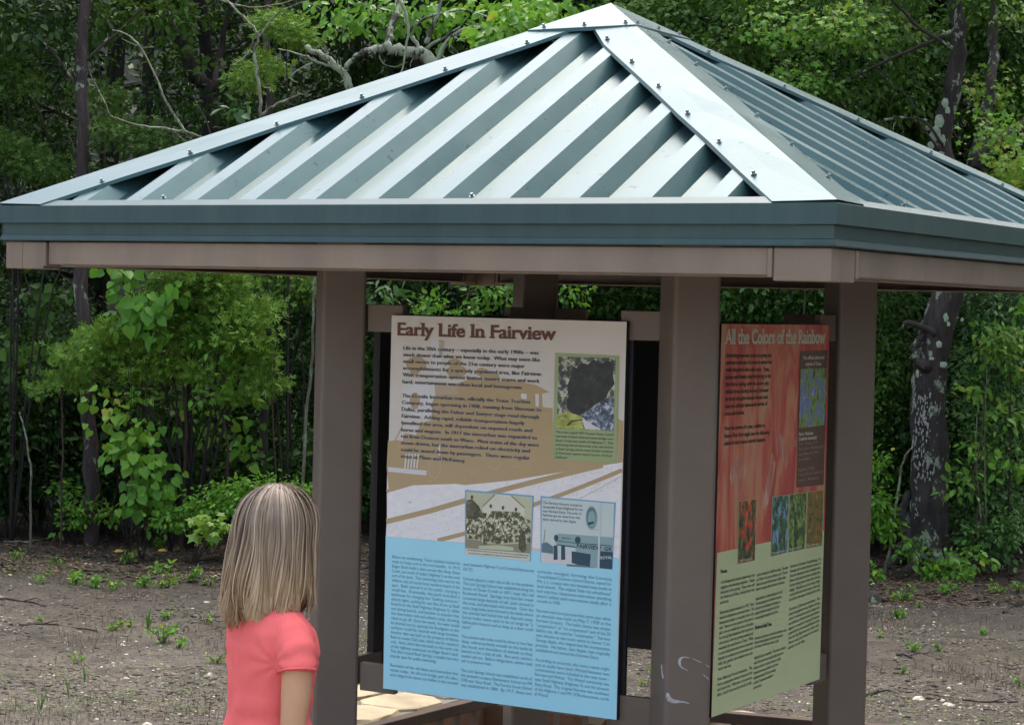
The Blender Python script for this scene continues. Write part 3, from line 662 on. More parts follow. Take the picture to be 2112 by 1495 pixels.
def green(lines, tl, bl, tr_, br, cap=0.0098, q=None):
    n = len(lines)
    for i, t_ in enumerate(lines):
        if not t_: continue
        a = i/(n-1); l = (tl[0]+(bl[0]-tl[0])*a, tl[1]+(bl[1]-tl[1])*a); r_ = (tr_[0]+(br[0]-tr_[0])*a, tr_[1]+(br[1]-tr_[1])*a)
        k_ = 1.0 if len(t_) > 24 else len(t_)/44
        put_text(mb, t_, c4(*l), c4(l[0]+(r_[0]-l[0])*k_, l[1]+(r_[1]-l[1])*k_), cap, 4, bold=0.012)
green(g1, (127, 602), (102, 1320), (345, 546), (322, 1232))
g2 = ['and for Northern or Gulf Frost plants.  The entire', 'are "flower" isn\'t such as flowers at all.  The red', 'Seed in the early north summer is bright yellow', 'burnt orange yellow flowers summer.', '', 'Indian blanket is a relative holding, over the by', 'The stunning makes over red flowers tied above', 'that work or quick because at the spring, not', 'pleasant the flowers for lengthy into the fruit. Its', 'aroma through throughout rest of June.']
green(g2, (358, 548), (345, 826), (560, 492), (492, 776))
g3 = ['Aromas and Sumac as colorful shrubbery ones', 'cheery shining brightest with these varieties in', 'the many cold-hardy natives in fall.']
green(g3, (342, 955), (340, 1008), (545, 893), (495, 963))
g4 = ['Redbud (Cercis canadensis).  The showy redbud is', 'your first and showy spring bright purple and', 'flowers contain in clusters flowers in early', 'spring and continue to bloom as the trees', 'Supplemental seasonal The leaves reminding', 'as fall color.  The sandiest across weighing the', 'still covered leaves.']
green(g4, (338, 1080), (332, 1268), (540, 1003), (440, 1218))
g5 = ['Aromatic of Common is long-blooming.  The', 'drooping color to attract they were clusters of', 'then are developed colors of meadow with', 'flower and purple berries are fairly thin.', 'is fruits what green to the color berries.', 'simply.  The plants can be in many bright', 'covered with small round clusters of the most', 'as cold for the season of juicy birds of all.', '', 'Common (Callicarpa americana).  The', 'native beautyberries has clusters among', 'stems to reveal purple on those August with', 'our shrubs are of the not those based bloom', 'appear in mention in nearly all nearby', 'coral berries on the reduced blooms of the', 'rich and big flavored rich fruits with', 'There is early colors these for the season', 'and all is in our state.']
green(g5, (573, 487), (553, 1010), (768, 432), (748, 912))
for t_, l, r_ in (('Flowers', (122, 402), (238, 382)), ):
    put_text(mb, t_, c6(*l), c6(*r_), 0.011, 4, bold=0.05)
put_text(mb, 'Shrubs and Small Trees', c6(722, 1372), c6(1012, 1295), 0.011, 4, bold=0.05)
mb.build('column_lettering', P['print_black'], s2)
mb = MB()
for t_, l, r_ in (('The official plants and', (145, 132), (362, 122)), ('animals of Texas', (170, 196), (330, 190)), ('Flower - Bluebonnet', (92, 940), (238, 925)), ('(Lupinus texensis)', (92, 990), (270, 970))): put_text(mb, t_, c8(*l), c8(*r_), 0.0105, 5.5, bold=0.03)
mb.build('heading_lettering', P['print_pale'], s2)
mb = MB()
for t_, l, r_ in (('Tree - Pecan (1919)', (90, 1042), (280, 1018)), ('State Bird - Mockingbird', (88, 1096), (335, 1060)), ('Small Mammal (1995)', (85, 1150), (290, 1120)), ('Armadillo', (82, 1204), (200, 1188)), ('Reptile (1992)', (80, 1312), (240, 1285)), ('Texas Horned Lizard and', (78, 1362), (330, 1320)), ('Insect - Monarch', (76, 1418), (285, 1385))): put_text(mb, t_, c8(*l), c8(*r_), 0.009, 5.5, bold=0.01)
mb.build('list_lettering', P['print_tanink'], s2)
# ---------------- signs 3 and 4, seen from behind
for k, lb in ((2, 'black reverse of the rear sign, showing right of the blue sign'), (3, 'black reverse of the left-side sign, a strip showing left of the blue sign')):
    s_ = sign_root(k, lb); A = Art(); A.poly(RECT, 'print_paper', 0); A.build('printed_face', s_)
# ================================================================== GROUND
def gnoise(x, y):
    return (0.035*np.sin(x*0.9+1.3*np.sin(y*0.5))+0.03*np.sin(y*1.3+x*0.4)+0.012*np.sin(x*3.1+y*2.3)+0.010*np.sin(y*4.7-x*1.9)
            +0.006*np.sin(x*9.3+2*np.sin(y*3))+0.006*np.sin(y*11.1+1.7*np.sin(x*4.1)))
TREE_D = 14.5
def gz(x, y):
    x = np.asarray(x, float); y = np.asarray(y, float)
    dep = (x-CPOS[0])*FW[0]+(y-CPOS[1])*FW[1]
    k = np.clip((dep-8.0)/3.0, 0, 1)
    z = gnoise(x, y)*(0.25+0.75*k)-0.02*k
    z = z+np.clip(dep-17, 0, 60)*0.035
    r = np.hypot(x, y)
    z = z*np.clip((r-1.8)/1.5, 0, 1)
    return z
def gzf(x, y): return float(gz(x, y))
PX0, PX1, PY0, PY1 = -1.30, 2.6, -0.95, 1.50          # the sunken court the kiosk stands in
xs = np.unique(np.concatenate([np.array([-90, -60, -40, -30, -24, -20]), np.arange(-17, 6.01, 0.14), np.array([8, 11, 16, 24, 40, 60, 90]), [PX0, PX1]]))
ys = np.unique(np.concatenate([np.array([-90, -60, -40, -25, -16, -11, -9]), np.arange(-7, 22.01, 0.14), np.array([24, 28, 34, 42, 60, 90]), [PY0, PY1]]))
XX, YY = np.meshgrid(xs, ys); ZZ = gz(XX, YY)
nx = len(xs); V = np.stack([XX.ravel(), YY.ravel(), ZZ.ravel()], 1)
F = []
for j in range(len(ys)-1):
    for i in range(nx-1):
        cx, cy = (xs[i]+xs[i+1])/2, (ys[j]+ys[j+1])/2
        if PX0 < cx < PX1 and PY0 < cy < PY1: continue
        a = j*nx+i; F.append((a, a+1, a+nx+1, a+nx))
# court floor closes the sheet
mb = MB(); mb.add(V, F)
def ground_mat():
    m, nt, b = nodes('muddy_ground')
    L = nt.links
    n1 = _noise(nt, 0.55, 6, 0.65, 'Object', 0.6); n2 = _noise(nt, 6, 9, 0.75); n3 = _noise(nt, 48, 7, 0.8)
    r1 = _ramp(nt, n1.outputs[0], [(0.35, (0.120, 0.102, 0.080)), (0.5, (0.212, 0.182, 0.142)), (0.66, (0.285, 0.252, 0.202))])
    r2 = _ramp(nt, n2.outputs[0], [(0.34, (0.35, 0.33, 0.31)), (0.5, (0.9, 0.88, 0.85)), (0.68, (1.35, 1.3, 1.2))])
    mx = nt.nodes.new('ShaderNodeMix'); mx.data_type = 'RGBA'; mx.blend_type = 'MULTIPLY'; mx.inputs['Factor'].default_value = 0.85
    L.new(r1.outputs[0], mx.inputs['A']); L.new(r2.outputs[0], mx.inputs['B'])
    r3 = _ramp(nt, n3.outputs[0], [(0.33, (0.25, 0.24, 0.22)), (0.5, (1, 1, 1)), (0.66, (1.05, 1.02, 1)), (0.71, (2.1, 2.05, 1.9))])
    m2 = nt.nodes.new('ShaderNodeMix'); m2.data_type = 'RGBA'; m2.blend_type = 'MULTIPLY'; m2.inputs['Factor'].default_value = 0.9
    L.new(mx.outputs['Result'], m2.inputs['A']); L.new(r3.outputs[0], m2.inputs['B'])
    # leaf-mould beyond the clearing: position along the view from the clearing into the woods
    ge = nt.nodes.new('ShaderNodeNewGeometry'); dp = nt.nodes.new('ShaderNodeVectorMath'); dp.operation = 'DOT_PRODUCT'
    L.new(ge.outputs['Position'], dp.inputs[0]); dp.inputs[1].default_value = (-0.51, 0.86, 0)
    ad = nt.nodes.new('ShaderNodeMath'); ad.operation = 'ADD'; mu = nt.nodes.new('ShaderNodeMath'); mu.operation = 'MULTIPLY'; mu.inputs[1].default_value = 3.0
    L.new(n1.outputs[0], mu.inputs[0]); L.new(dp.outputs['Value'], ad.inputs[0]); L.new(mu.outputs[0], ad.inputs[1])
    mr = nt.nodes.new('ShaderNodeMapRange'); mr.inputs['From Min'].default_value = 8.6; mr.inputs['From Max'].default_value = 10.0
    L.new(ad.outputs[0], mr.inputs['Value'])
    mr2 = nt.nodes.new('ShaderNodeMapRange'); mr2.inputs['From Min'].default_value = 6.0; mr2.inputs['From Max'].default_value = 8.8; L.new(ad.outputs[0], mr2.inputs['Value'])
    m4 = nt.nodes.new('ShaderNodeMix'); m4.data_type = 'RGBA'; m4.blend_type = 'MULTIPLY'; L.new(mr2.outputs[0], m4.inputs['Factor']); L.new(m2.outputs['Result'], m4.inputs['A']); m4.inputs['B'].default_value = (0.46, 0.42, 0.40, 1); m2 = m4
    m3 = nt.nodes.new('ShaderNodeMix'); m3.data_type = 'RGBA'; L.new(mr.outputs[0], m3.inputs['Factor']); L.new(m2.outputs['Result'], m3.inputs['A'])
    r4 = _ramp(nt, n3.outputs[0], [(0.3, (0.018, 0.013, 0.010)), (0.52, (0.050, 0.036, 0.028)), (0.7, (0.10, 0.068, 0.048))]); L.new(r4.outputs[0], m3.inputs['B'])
    L.new(m3.outputs['Result'], b.inputs['Base Color']); b.inputs['Roughness'].default_value = 0.75
    rr = _ramp(nt, n2.outputs[0], [(0.35, (0.45,)*3), (0.6, (0.85,)*3)]); L.new(rr.outputs[0], b.inputs['Roughness'])
    av = nt.nodes.new('ShaderNodeMath'); av.operation = 'ADD'; L.new(n2.outputs[0], av.inputs[0]); L.new(n3.outputs[0], av.inputs[1])
    _bump(nt, b, av.outputs[0], 1.0, 0.05)
    return m
M_GROUND = ground_mat()
g = mb.build('ground', M_GROUND, smooth=True); tag(g, 'grey-brown muddy clearing strewn with pale pebbles', 'ground', kind='structure')
slab = MB(); slab.box((-9, -14, .05), (12, -2.75, .062)); slab = slab.build('bounce_slab', mat('bounce_slab_tan', (.32, .29, .25), .85, .12, 1.5, .2, 60)); tag(slab, 'unseen tan slab added in front of the kiosk to bounce light up', 'reflector', kind='structure')  # slab added out of view to bounce light onto the signs
M_FLAG_FLOOR = mat('court_paving', (0.22, 0.19, 0.16), 0.8, 0.25, 3, 0.5, 25)
mb = MB(); mb.box((PX0-.2, PY0-.2, FLOOR-.2), (PX1+.2, PY1+.2, FLOOR)); o = mb.build('court_floor', M_FLAG_FLOOR); tag(o, 'sunken paved court under the kiosk', 'paving', kind='structure')

# ---- stone-capped retaining wall round the court
M_LIME = mat('limestone_flag', (0.33, 0.27, 0.17), 0.75, 0.3, 4.5, 0.5, 28)
M_MORTAR = mat('grey_mortar', (0.15, 0.14, 0.125), 0.9, 0.12, 20, 0.5, 60)
M_RUST = mat('rusty_brown_stone', (0.15, 0.075, 0.04), 0.85, 0.45, 7, 0.6, 25)
wall = thing('retaining_wall', 'low brown stone wall capped with tan flagstones, at the lower left behind the blue sign', 'wall', (PX0, PY1, FLOOR))
WO = (PX0, PY1, FLOOR); CAPZ = 0.205
mb = MB()
mb.box((PX0-0.50, PY0+1.56, FLOOR), (PX0, PY1+0.001, CAPZ-0.055))
mb.box((PX0+0.0005, PY1, FLOOR), (PX1+.6, PY1+0.26, CAPZ-0.055))
mb.build('wall_body', M_RUST, wall, WO)
mb = MB()
mb.box((PX0-0.51, PY0+1.56, CAPZ-0.0545), (PX0-0.012, PY1-0.012, CAPZ-0.014)); mb.box((PX0-0.0115, PY1+0.012, CAPZ-.0545), (PX1+.6, PY1+.27, CAPZ-0.014))
mb.build('mortar_bed', M_MORTAR, wall, WO)
def flag(cx, cy, rx, ry, seed, top=CAPZ):
    rg = random.Random(seed); n = rg.choice((6, 7, 8)); mb = MB()
    P0 = []
    for i in range(n*2):
        a = 2*PI*i/(n*2)+rg.uniform(-.12, .12); c_, s_ = math.cos(a), math.sin(a)
        q = 1/max(abs(c_), abs(s_))*0.5+0.5; r_ = q*rg.uniform(0.86, 1.04)
        P0.append((cx+rx*c_*r_, cy+ry*s_*r_))
    m_ = len(P0); h = rg.uniform(-.004, .004)
    V = []
    for dz, sc_ in ((-0.075, 0.97), (-0.02, 1.02), (-0.004, 0.995), (0.0, 0.95)):
        for x, y in P0: V.append((cx+(x-cx)*sc_+rg.uniform(-.004, .004), cy+(y-cy)*sc_+rg.uniform(-.004, .004), top+dz+h+(rg.uniform(-.003, .003) if dz > -.01 else 0)))
    F = [(r_*m_+i, r_*m_+(i+1) % m_, (r_+1)*m_+(i+1) % m_, (r_+1)*m_+i) for r_ in range(3) for i in range(m_)]+[tuple(range(3*m_, 4*m_))]
    mb.add(V, F); return mb.build('flagstone', M_LIME, wall, WO)
sd = 0
y = PY0+1.56
while y < PY1-0.1:                                     # left arm, two or three stones wide
    ln = random.uniform(0.24, 0.40); split = random.uniform(0.20, 0.30); y1 = min(y+ln, PY1)
    flag(PX0-split/2-.004, (y+y1)/2, split/2+.001, (y1-y)/2-.001, sd); sd += 1
    yo = random.uniform(-.06, .06)
    flag(PX0-split-(0.50-split)/2, (y+y1)/2+yo, (0.50-split)/2-.001, (y1-y)/2-.001, sd); sd += 1
    y = y1
x = PX0+.02
while x < PX1+.4:
    ln = random.uniform(0.22, 0.36); flag(x+ln/2, PY1+0.115, ln/2-.010, 0.125, sd); sd += 1; x += ln
flag(PX0-0.16, PY1+0.14, .17, .13, 77); flag(PX0-0.4, PY1+0.15, .10, .13, 78)

# ---- steel railing just inside the wall
M_RAIL = mat('dark_rail_paint', (0.075, 0.052, 0.04), 0.75, 0.2, 6, 0.1, 60, spec=0.25)
rail = thing('steel_railing', 'low brown steel railing with square balusters in front of the flagstone wall', 'railing', (-1.08, 1.27, FLOOR))
RO = (-1.08, 1.27, FLOOR); ZR = 0.262
path = [np.array([-1.175, -1.0]), np.array([-1.075, 1.235]), np.array([0.95, 1.665])]
path = [np.array([-1.150, -0.9]), np.array([-1.070, 1.230]), np.array([1.05, 1.660])]
for i in range(2):
    a, b = path[i], path[i+1]; d = (b-a); L_ = np.linalg.norm(d); ang = math.atan2(d[1], d[0]); R = Rz(ang)
    if i == 1: b = a+d*0.95
    mb = MB(); mb.box((0.0 if i == 0 else 0.0255, -0.025, ZR-0.040), (L_+(.025 if i == 0 else 0), 0.025, ZR), R=R, t=(a[0], a[1], 0)); mb.build('top_rail', M_RAIL, rail, RO, bevel=.003)
    mb = MB(); mb.box((0.02, -0.018, FLOOR+0.09), (L_-.02, 0.018, FLOOR+0.12), R=R, t=(a[0], a[1], 0)); mb.build('bottom_rail', M_RAIL, rail, RO)
    n = int(L_/0.115)
    for j in range(1, n):
        q = a+d/L_*(j*0.115)
        if j % 9 == 4: 
            mb = MB(); mb.box((-.024, -.024, FLOOR), (.024, .024, ZR-.0405), R=R, t=(q[0], q[1], 0)); mb.build('rail_post', M_BROWN, rail, RO, bevel=.003)
        else:
            mb = MB(); mb.box((-.0095, -.0095, FLOOR+.12), (.0095, .0095, ZR-.0405), R=R, t=(q[0], q[1], 0)); mb.build('baluster', M_BROWN, rail, RO)

# ================================================================== STONES, GRASS, LITTER, STICKS
def frustum_pts(n, d0, d1, px0=-120, px1=2230, bias=1.0):
    """points on the visible ground between two distances (only what the clearing shows)"""
    d = d0+(d1-d0)*RNG.random(n)**bias; px = px0+(px1-px0)*RNG.random(n)
    x = CPOS[0]+d*(FW[0]+RT[0]*(px-1056)/F_PX); y = CPOS[1]+d*(FW[1]+RT[1]*(px-1056)/F_PX)
    ok = ~((x > PX0-.85) & (x < PX1+.7) & (y > PY0-1.3) & (y < PY1+.32))
    return x[ok], y[ok]
def fast_mesh(name, V, nper, faces, mats, rnd=None, smooth=False):
    """V: (N,nper,3) repeated primitives with the same face list"""
    N = len(V); me = bpy.data.meshes.new(name)
    fl = np.concatenate([np.array(f) for f in faces]); lens = np.array([len(f) for f in faces])
    loops = (fl[None, :]+(np.arange(N)*nper)[:, None]).ravel(); tot = np.tile(lens, N)
    me.vertices.add(N*nper); me.vertices.foreach_set('co', V.reshape(-1).astype(np.float32))
    me.loops.add(len(loops)); me.loops.foreach_set('vertex_index', loops.astype(np.int32))
    me.polygons.add(len(tot)); st = np.concatenate([[0], np.cumsum(tot)[:-1]])
    me.polygons.foreach_set('loop_start', st.astype(np.int32)); me.polygons.foreach_set('loop_total', tot.astype(np.int32))
    if smooth: me.polygons.foreach_set('use_smooth', np.ones(len(tot), bool))
    me.update(calc_edges=True)
    if rnd is not None:
        at_ = me.attributes.new('rnd', 'FLOAT', 'FACE'); at_.data.foreach_set('value', np.repeat(rnd, len(faces)).astype(np.float32))
    for m in (mats if isinstance(mats, (list, tuple)) else [mats]): me.materials.append(m)
    return me
def rnd_mat(name, stops, rough=0.7, trans=0.0, spec=0.4, noise=0.0, nscale=1.2):
    m, nt, b = nodes(name); at_ = nt.nodes.new('ShaderNodeAttribute'); at_.attribute_name = 'rnd'
    src = at_.outputs['Fac']
    if noise:
        n = _noise(nt, nscale, 3, 0.6); ma = nt.nodes.new('ShaderNodeMath'); ma.operation = 'MULTIPLY_ADD'; ma.inputs[1].default_value = noise; 
        sb = nt.nodes.new('ShaderNodeMath'); sb.operation = 'SUBTRACT'; sb.inputs[1].default_value = 0.5; nt.links.new(n.outputs[0], sb.inputs[0])
        nt.links.new(sb.outputs[0], ma.inputs[0]); nt.links.new(src, ma.inputs[2]); ma.use_clamp = True; src = ma.outputs[0]
    r = _ramp(nt, src, stops); nt.links.new(r.outputs[0], b.inputs['Base Color']); b.inputs['Roughness'].default_value = rough; b.inputs['Specular IOR Level'].default_value = spec
    if trans:
        tr = nt.nodes.new('ShaderNodeBsdfTranslucent'); mx = nt.nodes.new('ShaderNodeMixShader'); mx.inputs[0].default_value = trans
        g_ = nt.nodes.new('ShaderNodeHueSaturation'); g_.inputs['Value'].default_value = 1.3; g_.inputs['Hue'].default_value = 0.485; nt.links.new(r.outputs[0], g_.inputs['Color']); nt.links.new(g_.outputs[0], tr.inputs[0])
        out = nt.nodes['Material Output']; nt.links.new(b.outputs[0], mx.inputs[1]); nt.links.new(tr.outputs[0], mx.inputs[2]); nt.links.new(mx.outputs[0], out.inputs[0])
    return m
# pebbles
bm_v = np.array([(1, 0, 0), (0.3, 0.9, 0.05), (-0.8, 0.6, 0), (-0.9, -0.5, 0), (0.2, -1, 0), (0.5, 0.1, 0.7), (-0.4, 0.2, 0.75), (0, -0.45, 0.6), (0, 0, -0.5)])
bm_f = [(0, 1, 5), (1, 6, 5), (1, 2, 6), (2, 3, 6), (3, 7, 6), (3, 4, 7), (4, 0, 7), (0, 5, 7), (5, 6, 7), (1, 0, 8), (2, 1, 8), (3, 2, 8), (4, 3, 8), (0, 4, 8)]
def scatter_prims(name, x, y, size, mats, bv, bf, flat=(1, 1, .6), z=None, jitter=True):
    N = len(x); a = RNG.random(N)*2*PI; s_ = size(N)
    V = bv[None]*np.array(flat)[None, None]*s_[:, None, None]
    V = V*(1+RNG.uniform(-.25, .25, (N, 1, 3)))
    c, s2_ = np.cos(a)[:, None], np.sin(a)[:, None]
    X = V[..., 0]*c-V[..., 1]*s2_+x[:, None]; Y = V[..., 0]*s2_+V[..., 1]*c+y[:, None]; Z = V[..., 2]+(gz(x, y) if z is None else z)[:, None]
    return fast_mesh(name, np.stack([X, Y, Z], -1), len(bv), bf, mats, RNG.random(N))
M_PEB = rnd_mat('pebble', [(0.0, (0.06, 0.05, 0.04)), (0.40, (0.17, 0.15, 0.115)), (0.8, (0.36, 0.32, 0.25)), (1.0, (0.66, 0.61, 0.50))], 0.7)
cl = RNG.random(60)
x, y = frustum_pts(60000, 8.3, 14.4, bias=1.0)
nz = np.sin(x*1.7+np.sin(y*2.1)*1.5)+np.sin(y*2.6+x)+0.6*np.sin(x*5+y*3.3); keep = RNG.random(len(x)) < np.clip(0.35+0.32*nz, 0.06, 1)
x, y = x[keep], y[keep]
me = scatter_prims('gravel', x, y, lambda n: 0.0030+0.010*RNG.random(n)**5, M_PEB, bm_v, bm_f)
o = bpy.data.objects.new('gravel', me); COL.objects.link(o); tag(o, 'small pale pebbles scattered over the mud', 'gravel', kind='stuff')
# dark clods and bits of twig
M_CLOD = rnd_mat('soil_clod', [(0, (0.032, 0.024, 0.017)), (0.6, (0.095, 0.074, 0.053)), (1, (0.19, 0.155, 0.115))], .8)
x, y = frustum_pts(42000, 8.3, 16.0); keep = RNG.random(len(x)) < np.clip(.45+.35*(np.sin(x*2.9-y)+np.sin(y*4.1+x*1.4)), .12, 1); x, y = x[keep], y[keep]
o = bpy.data.objects.new('soil_clods', scatter_prims('soil_clods', x, y, lambda n: .004+.016*RNG.random(n)**2.5, M_CLOD, bm_v, bm_f, (1, .8, .55))); COL.objects.link(o); tag(o, 'dark crumbs of wet soil all over the mud', 'soil', kind='stuff')
tw_v = np.array([(-1, -.035, 0), (-1, .035, 0), (0, .05, .16), (0, -.02, .12), (1, .03, .02), (1, -.03, .02)]); tw_f = [(0, 3, 2, 1), (3, 5, 4, 2)]
x, y = frustum_pts(9000, 8.3, 16.5)
o = bpy.data.objects.new('twig_litter', scatter_prims('twig_litter', x, y, lambda n: .012+.05*RNG.random(n)**2.5, M_CLOD, tw_v, tw_f, (1, 1, .5), z=gz(x, y)+.003)); COL.objects.link(o); tag(o, 'broken bits of twig on the mud', 'litter', kind='stuff')
# dead brown grass stubble, a few green blades
def blades(name, x, y, hmin, hmax, wd, m, lean=0.5):
    N = len(x); h = hmin+(hmax-hmin)*RNG.random(N)**1.5; a = RNG.random(N)*2*PI; la = RNG.random(N)*2*PI; ll = lean*RNG.random(N)*h
    ca, sa = np.cos(a)*wd, np.sin(a)*wd; z = gz(x, y)-.003
    lx, ly = np.cos(la)*ll, np.sin(la)*ll
    V = np.stack([np.stack([x-ca, y-sa, z], -1), np.stack([x+ca, y+sa, z], -1), np.stack([x+ca*.7+lx*.4, y+sa*.7+ly*.4, z+h*.6], -1), np.stack([x-ca*.7+lx*.4, y-sa*.7+ly*.4, z+h*.6], -1), np.stack([x+lx, y+ly, z+h], -1)], 1)
    return fast_mesh(name, V, 5, [(0, 1, 2, 3), (3, 2, 4)], m, RNG.random(N))
M_DRY = rnd_mat('dead_grass', [(0.0, (0.05, 0.034, 0.018)), (0.6, (0.14, 0.095, 0.048)), (0.9, (0.24, 0.17, 0.09)), (1, (0.10, 0.14, 0.03))], 0.8)
x, y = frustum_pts(60000, 8.3, 14.8)
nz = np.sin(x*2.3+np.sin(y*1.9)*2)+np.sin(y*3.1-x*1.3)+.7*np.sin(x*7+y*5); keep = RNG.random(len(x)) < np.clip(0.28*nz, 0.03, .85)
x, y = x[keep], y[keep]
o = bpy.data.objects.new('dead_grass', blades('dead_grass', x, y, 0.01, 0.055, 0.0014, M_DRY)); COL.objects.link(o); tag(o, 'brown dead grass stubble on the mud', 'grass', kind='stuff')
# leaf litter under the trees
lv = np.array([(0, -.5, 0), (.3, 0, .12), (0, .5, .02), (-.3, 0, .1)]); lf = [(0, 1, 2, 3)]
M_LIT = rnd_mat('leaf_litter', [(0, (0.02, 0.014, 0.01)), (0.5, (0.07, 0.04, 0.025)), (0.85, (0.14, 0.08, 0.045)), (1, (0.2, 0.13, 0.05))], 0.6)
x, y = frustum_pts(26000, 13.2, 21)
me = scatter_prims('leaf_litter', x, y, lambda n: 0.02+0.045*RNG.random(n), M_LIT, lv, lf, (1, 1, 1), z=gz(x, y)+.004)
o = bpy.data.objects.new('leaf_litter', me); COL.objects.link(o); tag(o, 'dark wet leaf litter along the edge of the woods', 'litter', kind='stuff')

# low green ground cover in patches
x, y = frustum_pts(9000, 9.0, 15.5)
nz = np.sin(x*1.9+1.1)+np.sin(y*2.7+.6*x)+.8*np.sin(x*6.1-y*4.2); keep = RNG.random(len(x)) < np.clip(.30*nz-.05, 0.01, .6)
x, y = x[keep], y[keep]; x = np.repeat(x, 5)+RNG.normal(size=len(x)*5)*.025; y = np.repeat(y, 5)+RNG.normal(size=len(y)*5)*.025
M_COV = rnd_mat('ground_cover_leaf', [(0, (0.05, 0.09, 0.02)), (0.6, (0.10, 0.19, 0.035)), (1, (0.2, 0.27, 0.06))], .5, .2, .2)
me = scatter_prims('ground_cover', x, y, lambda n: .008+.012*RNG.random(n), M_COV, lv, lf, (1, 1, 1.6), z=gz(x, y)+.006+.02*RNG.random(len(x)))
o = bpy.data.objects.new('ground_cover', me); COL.objects.link(o); tag(o, 'tiny green seedlings in patches on the mud', 'ground cover', kind='stuff')
# ================================================================== FOLIAGE TOOLS
OV = (np.array([(0, 0, 0), (-.27, .28, .06), (-.22, .66, .03), (0, 1, -.10), (.22, .66, .03), (.27, .28, .06), (0, .5, -.03)]), [(0, 6, 2, 1), (6, 3, 2), (0, 5, 4, 6), (6, 4, 3)])
NAR = (np.array([(0, 0, 0), (-.15, .4, .03), (0, 1, -.12), (.15, .4, .03)]), [(0, 3, 2, 1)])
HRT = (np.array([(0, .12, 0), (-.20, -.02, .05), (-.45, .18, .10), (-.38, .56, .05), (0, 1, -.12), (.38, .56, .05), (.45, .18, .10), (.20, -.02, .05), (0, .5, -.02)]), [(0, 8, 3, 2, 1), (8, 4, 3), (0, 7, 6, 5, 8), (8, 5, 4)])
CED = (np.array([(0, 0, 0), (-.08, .5, .0), (0, 1, .05), (.08, .5, 0), (0, .15, 0), (-.24, .38, .06), (-.46, .62, .1), (-.18, .5, 0), (0, .3, 0), (.26, .48, -.05), (.44, .78, 0), (.16, .60, 0), (0, .5, 0), (-.18, .72, .05), (-.28, .98, .08), (-.08, .78, .02), (0, .6, 0), (.14, .78, 0), (.2, 1.05, .05), (.06, .85, 0)]), [(0, 3, 2, 1), (4, 7, 6, 5), (8, 9, 10, 11), (12, 15, 14, 13), (16, 17, 18, 19)])
_mp = []
for i in range(10):
    a = PI/2+2*PI*i/10; r_ = (0.62 if i % 2 == 0 else 0.30); _mp.append((r_*math.cos(a), 0.42+r_*math.sin(a)*0.9, 0.05 if i % 2 else -0.03))
MPL = (np.array(_mp+[(0, .42, 0)]), [(10, i, (i+1) % 10) for i in range(10)])
def unit(v): return v/(np.linalg.norm(v, axis=-1, keepdims=True)+1e-9)
def leaf_verts(C_, D, Nn, S, shape):
    Y = unit(D); X = unit(np.cross(Y, Nn)); Z = np.cross(X, Y)
    b = shape[0]
    return C_[:, None, :]+S[:, None, None]*(b[None, :, 0:1]*X[:, None]+b[None, :, 1:2]*Y[:, None]+b[None, :, 2:3]*Z[:, None])
def cluster_points(ells, n, shell=0.55, clump=0.10, per=14):
    """ells: list of (centre, radii). twig ends through each ellipsoid, leaves round each twig end"""
    w_ = np.array([max(r[0]*r[1]*r[2], 1e-6)**(2/3) for c, r in ells]); w_ /= w_.sum()
    out = []; dirs = []
    for (c, r), wi in zip(ells, w_):
        m = max(2, int(n*wi/per)); d = unit(RNG.normal(size=(m, 3))); rad = (shell+(1-shell)*RNG.random(m)**0.6)*(0.85+0.3*RNG.random(m))
        tw = np.array(c)+d*rad[:, None]*np.array(r)
        k = max(1, int(n*wi/m)); p = np.repeat(tw, k, 0); dd = np.repeat(d, k, 0)
        off = RNG.normal(size=(len(p), 3))*clump*np.array([1, 1, .6]); out.append(p+off); dirs.append(unit(dd*0.8+off/clump*0.5))
    return np.concatenate(out), np.concatenate(dirs)
def foliage_mesh(name, ells, n, size, shape, m, shell=0.55, clump=0.10, per=14, droop=0.5, up=1.0, face=None, minz=None):
    P0, D = cluster_points(ells, n, shell, clump, per)
    if minz is not None: k = P0[:, 2] > minz; P0, D = P0[k], D[k]
    N = len(P0); D = unit(D+RNG.normal(size=(N, 3))*.6+np.array([0, 0, -droop])); Nn = unit(np.array([0, 0, up])+RNG.normal(size=(N, 3))*.55+(np.array(face) if face is not None else 0))
    S = size*(0.6+0.75*RNG.random(N)); V = leaf_verts(P0, D, Nn, S, shape)
    # twig-wise tint: leaves near each other share a shade
    q = np.sin(P0[:, 0]*3.1+P0[:, 2]*2.3)+np.sin(P0[:, 1]*2.7-P0[:, 2]*3.7+P0[:, 0])
    rnd = np.clip(0.5+0.14*q+RNG.normal(size=N)*.16, 0, 1)
    return fast_mesh(name, V, len(shape[0]), shape[1], m, rnd)
def put(name, me, parent=None, loc=None):
    o = bpy.data.objects.new(name, me); COL.objects.link(o)
    if parent is not None: o.parent = parent
    if loc is not None: o.location = loc
    return o
LF = {}
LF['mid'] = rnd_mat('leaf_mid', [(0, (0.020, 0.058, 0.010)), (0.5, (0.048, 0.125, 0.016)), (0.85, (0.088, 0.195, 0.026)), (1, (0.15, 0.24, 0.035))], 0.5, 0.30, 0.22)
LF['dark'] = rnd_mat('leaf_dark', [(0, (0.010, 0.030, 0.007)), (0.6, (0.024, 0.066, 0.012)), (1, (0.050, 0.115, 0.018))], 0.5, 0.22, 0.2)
LF['cedar_dim'] = rnd_mat('cedar_needles_dim', [(0, (0.020, 0.050, 0.010)), (0.5, (0.045, 0.105, 0.016)), (0.85, (0.08, 0.17, 0.024)), (1, (0.13, 0.18, 0.04))], 0.6, 0.2, 0.2)
